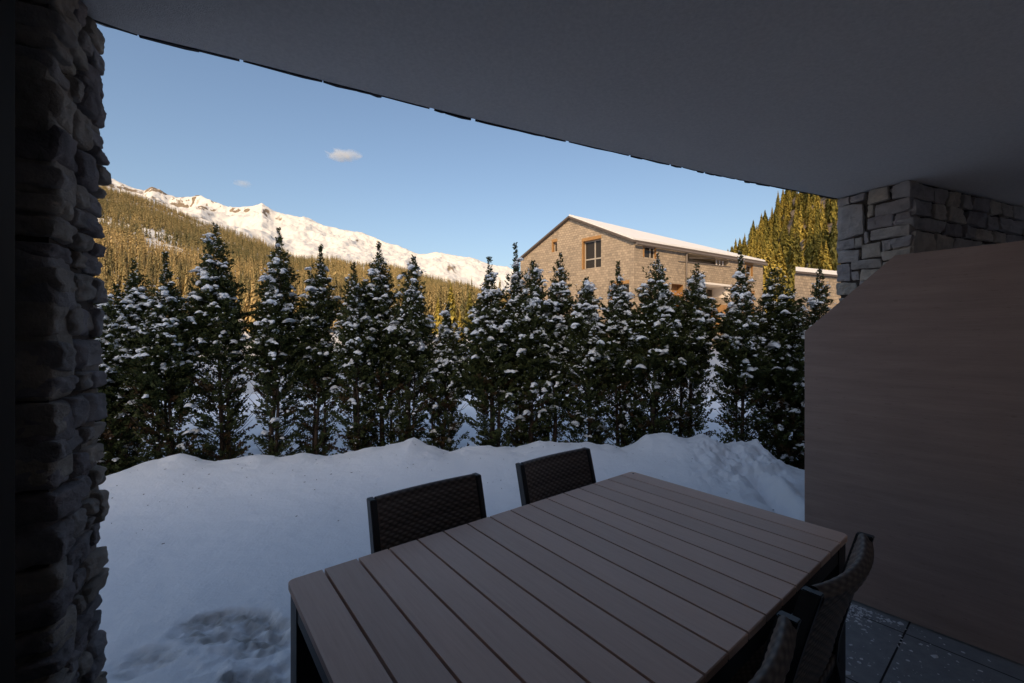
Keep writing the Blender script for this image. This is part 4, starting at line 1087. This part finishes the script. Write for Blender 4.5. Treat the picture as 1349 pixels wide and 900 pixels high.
# ------------------------------------------------------------------ woven chairs
BW = 0.545
def chair_mesh_back():
    """woven, dished backrest, rolled at its top; x across, +y backwards"""
    half = BW / 2 - 0.030
    # profile (y, z, part) up the front, over the roll, down the back
    def yline(z): return 0.165 + 0.105 * ((z - 0.45) / 0.45) ** 1.15
    zs = np.linspace(0.455, 0.878, 190)
    front = [(yline(z) - 0.012, z) for z in zs]
    roll = [(yline(0.878) + 0.004 - 0.016 * math.cos(a), 0.878 + 0.020 * math.sin(a)) for a in np.linspace(0.25, math.pi - 0.25, 15)]
    back = [(yline(z) + 0.016 + 0.012 * sstep(0.78, 0.87, z), z) for z in zs[::-1]]
    prof = np.array(front + roll + back); nprof = len(prof)
    seg = np.concatenate([[0], np.cumsum(np.hypot(np.diff(prof[:, 0]), np.diff(prof[:, 1])))])
    nx = 240; xs = np.linspace(-half, half, nx)
    tang = np.gradient(prof, axis=0); tang /= np.linalg.norm(tang, axis=1)[:, None]; nrm = np.stack([-tang[:, 1], tang[:, 0]], 1)
    Xg, Sg = np.meshgrid(xs, seg)
    w1, w2 = 0.0130, 0.0200       # strand height, weaver pitch
    row = np.floor(Sg / w1); ph = (row % 2) * math.pi
    across = np.sqrt(np.clip(1 - (2 * (Sg / w1 - row) - 1) ** 2, 0, 1))
    wave = np.sin(Xg / w2 * math.pi + ph)
    flatk = np.where((prof[:, 1] > 0.862), 0.35, 1.0)[:, None]
    hgt = 0.0028 * flatk * (across * (0.55 + 0.45 * wave)) 
    fr = np.abs(((Xg / w2) % 1) - 0.5)
    k = 1 - (Xg / half) ** 2
    bow = 0.036 * k; dip = -0.008 * k
    zf = np.clip((prof[:, 1] - 0.455) / 0.42, 0, 1)[:, None]
    Y = prof[:, 0][:, None] + bow * (0.35 + 0.65 * zf) + nrm[:, 0][:, None] * hgt
    Zz = prof[:, 1][:, None] + dip * zf ** 3 + nrm[:, 1][:, None] * hgt
    V = np.stack([Xg, Y, Zz], -1).reshape(-1, 3)
    i = np.arange(nprof * nx).reshape(nprof, nx)
    Q = np.stack([i[:-1, :-1], i[:-1, 1:], i[1:, 1:], i[1:, :-1]], -1).reshape(-1, 4)
    rr_ = np.random.RandomState(4)
    rowt = rr_.rand(400)[row.astype(int) % 400] * 0.25
    tint = np.clip(0.18 + 0.55 * across * (0.5 + 0.5 * wave) + rowt - 0.1, 0, 1)
    me = npmesh("backrest", V, Q[:, ::-1], tint)
    me.materials.append(M["rattan"]); me.polygons.foreach_set("use_smooth", np.ones(len(me.polygons), bool)); return me
def chair_mesh_seat():
    nx, ny = 130, 120
    xs = np.linspace(-0.245, 0.245, nx); ys = np.linspace(-0.27, 0.19, ny)
    Xg, Yg = np.meshgrid(xs, ys); w1, w2 = 0.0115, 0.019
    row = np.floor(Yg / w1); across = np.sqrt(np.clip(1 - (2 * (Yg / w1 - row) - 1) ** 2, 0, 1)); wave = np.sin(Xg / w2 * math.pi + (row % 2) * math.pi)
    Zg = 0.445 - 0.018 * (1 - (Xg / 0.245) ** 2) - 0.03 * np.clip((-0.2 - Yg) / 0.07, 0, 1) ** 2 + 0.003 * across * (0.55 + 0.45 * wave)
    V = np.stack([Xg, Yg, Zg], -1).reshape(-1, 3); n = len(V)
    i = np.arange(n).reshape(ny, nx)
    Q = np.stack([i[:-1, :-1], i[:-1, 1:], i[1:, 1:], i[1:, :-1]], -1).reshape(-1, 4)
    V2 = V.copy(); V2[:, 2] = 0.408; Q2 = Q[:, ::-1] + n
    rim = np.concatenate([i[0, :], i[1:, -1], i[-1, -2::-1], i[-2:0:-1, 0]])
    R2 = np.stack([rim, rim + n, np.roll(rim, -1) + n, np.roll(rim, -1)], 1)
    me = npmesh("seat", np.concatenate([V, V2]), np.concatenate([Q, Q2, R2]), np.tile(np.clip(0.2 + 0.5 * (across * (0.5 + 0.5 * wave)).ravel(), 0, 1), 2))
    me.materials.append(M["rattan"]); return me
def bar_mesh(name, pts, wx, wy):
    """flat bar swept through (x,y,z) points, rectangular section wx by wy"""
    mb = MB(); V0 = []
    for p in pts: V0.append([(p[0] - wx / 2, p[1] - wy / 2, p[2]), (p[0] + wx / 2, p[1] - wy / 2, p[2]), (p[0] + wx / 2, p[1] + wy / 2, p[2]), (p[0] - wx / 2, p[1] + wy / 2, p[2])])
    for a, b_ in zip(V0[:-1], V0[1:]):
        for k in range(4): mb.face([a[k], a[(k + 1) % 4], b_[(k + 1) % 4], b_[k]])
    mb.face(V0[0][::-1]); mb.face(V0[-1])
    me = mb.mesh(name)
    import bmesh
    bm = bmesh.new(); bm.from_mesh(me); bmesh.ops.remove_doubles(bm, verts=bm.verts, dist=1e-5); bmesh.ops.recalc_face_normals(bm, faces=bm.faces)
    bmesh.ops.bevel(bm, geom=[e for e in bm.edges if e.calc_face_angle(0) > 0.5], offset=0.003, segments=2, affect='EDGES'); bm.to_mesh(me); bm.free()
    me.materials.append(M["frame"]); return me
bk, se = chair_mesh_back(), chair_mesh_seat()
xp = BW / 2 - 0.0145
def yl(z): return 0.168 + 0.105 * (max(z - 0.45, 0) / 0.45) ** 1.15
rear = {s_: bar_mesh("leg", [(s_ * xp, 0.255, 0.0), (s_ * xp, 0.170, 0.42)] + [(s_ * xp, yl(z), z) for z in np.linspace(0.50, 0.893, 7)], 0.028, 0.046) for s_ in (-1, 1)}
frnt = {s_: bar_mesh("leg", [(s_ * xp, -0.285, 0.0), (s_ * xp, -0.262, 0.40), (s_ * xp, -0.262, 0.435)], 0.028, 0.042) for s_ in (-1, 1)}
mb = MB()
for s_ in (-1, 1): mb.box(s_ * xp - 0.012, s_ * xp + 0.012, -0.240, 0.146, 0.385, 0.430)
mb.box(-xp + 0.0145, xp - 0.0145, -0.255, -0.235, 0.385, 0.405); mb.box(-xp + 0.0145, xp - 0.0145, 0.155, 0.185, 0.385, 0.42)
rail = mb.mesh("seat_rail"); rail.materials.append(M["frame"])
def chair_proto():
    root = empty("woven_chair"); tag(root, "dark woven chair", "chair", "woven chairs around the garden table")
    for nm, me_ in (("backrest", bk), ("seat", se), ("leg", rear[-1]), ("leg", rear[1]), ("leg", frnt[-1]), ("leg", frnt[1]), ("seat_rail", rail)):
        c = bpy.data.objects.new(nm, me_); COL.objects.link(c); c.parent = root
    return root
pc = chair_proto(); first = True
for t, n, face, lab in (
    (0.885, 1.565 + 0.165 - 0.273, 0, "dark woven chair across the table on the snow side, larger and further left"),
    (1.674, 1.565 + 0.165 - 0.273, 0, "dark woven chair across the table, the farther one by the far corner"),
    (1.560, 0.506 - 0.127 + 0.273, 1, "dark woven chair seen from behind at the table's right corner, nearest the wooden screen"),
    (0.880, 0.506 - 0.127 + 0.273, 1, "dark woven chair cut off by the picture's bottom edge, only its curved back showing")):
    if first: rt = pc; first = False
    else:
        rt = pc.copy(); COL.objects.link(rt)
        for ch in list(pc.children):
            c = ch.copy(); COL.objects.link(c); c.parent = rt
    rt.location = (tx[0] * t + ty[0] * n, tx[1] * t + ty[1] * n, 0.0)
    rt.rotation_euler = (0, 0, TN + (math.pi if face else 0)); rt["label"] = lab

# ------------------------------------------------------------------ a small cloud
def cloud(name, loc, size, dens, seed, label):
    V, Fc = icosphere(4)
    n = 1 + 0.25 * fbm(V[:, 0] * 1.6, V[:, 1] * 1.6, V[:, 2] * 1.6 + seed, 4, seed)
    o = link(name, npmesh(name, V * n[:, None], Fc), None or CM(dens, seed), smooth=True)
    o.location = loc; o.scale = size; tag(o, label, "cloud"); return o
def CM(dens, seed):
    m = bpy.data.materials.new("cloud_vapour"); m.use_nodes = True; N, L = m.node_tree.nodes, m.node_tree.links
    N.remove(N["Principled BSDF"])
    pv = N.new("ShaderNodeVolumePrincipled"); pv.inputs["Color"].default_value = (1, 1, 1, 1); pv.inputs["Anisotropy"].default_value = 0.0
    tc_ = N.new("ShaderNodeTexCoord"); mp = N.new("ShaderNodeMapping"); L.new(tc_.outputs["Object"], mp.inputs["Vector"]); mp.inputs["Location"].default_value = (seed * 3.1, 0, 0)
    mp.inputs["Scale"].default_value = (2.6, 1.0, 1.7)
    nz = N.new("ShaderNodeTexNoise"); nz.inputs["Scale"].default_value = 1.15; nz.inputs["Detail"].default_value = 6; nz.inputs["Roughness"].default_value = 0.62; nz.inputs["Distortion"].default_value = 0.8
    L.new(mp.outputs[0], nz.inputs["Vector"])
    ln = N.new("ShaderNodeVectorMath"); ln.operation = 'LENGTH'; L.new(tc_.outputs["Object"], ln.inputs[0])
    fo = N.new("ShaderNodeMapRange"); fo.inputs[1].default_value = 0.15; fo.inputs[2].default_value = 0.95; fo.inputs[3].default_value = 0.22; fo.inputs[4].default_value = -0.42; L.new(ln.outputs["Value"], fo.inputs[0])
    ad = N.new("ShaderNodeMath"); ad.operation = 'ADD'; L.new(nz.outputs["Fac"], ad.inputs[0]); L.new(fo.outputs[0], ad.inputs[1])
    mr = N.new("ShaderNodeMapRange"); mr.inputs[1].default_value = 0.42; mr.inputs[2].default_value = 0.85; mr.inputs[3].default_value = 0.0; mr.inputs[4].default_value = dens; L.new(ad.outputs[0], mr.inputs[0])
    L.new(mr.outputs[0], pv.inputs["Density"])
    L.new(pv.outputs[0], N["Material Output"].inputs["Volume"])
    return m
D = 4200.0
cloud("cloud", ((452 - 674.5) / 558 * D, D, EYE + (447 - 205) / 558 * D), (330, 200, 95), 0.017, 3, "small white puff of cloud with wisps, alone high in the blue sky")
cloud("cloud", ((320 - 674.5) / 558 * D, D, EYE + (447 - 242) / 558 * D), (150, 120, 60), 0.010, 6, "faint thin wisp of cloud low in the sky above the snowy peak")
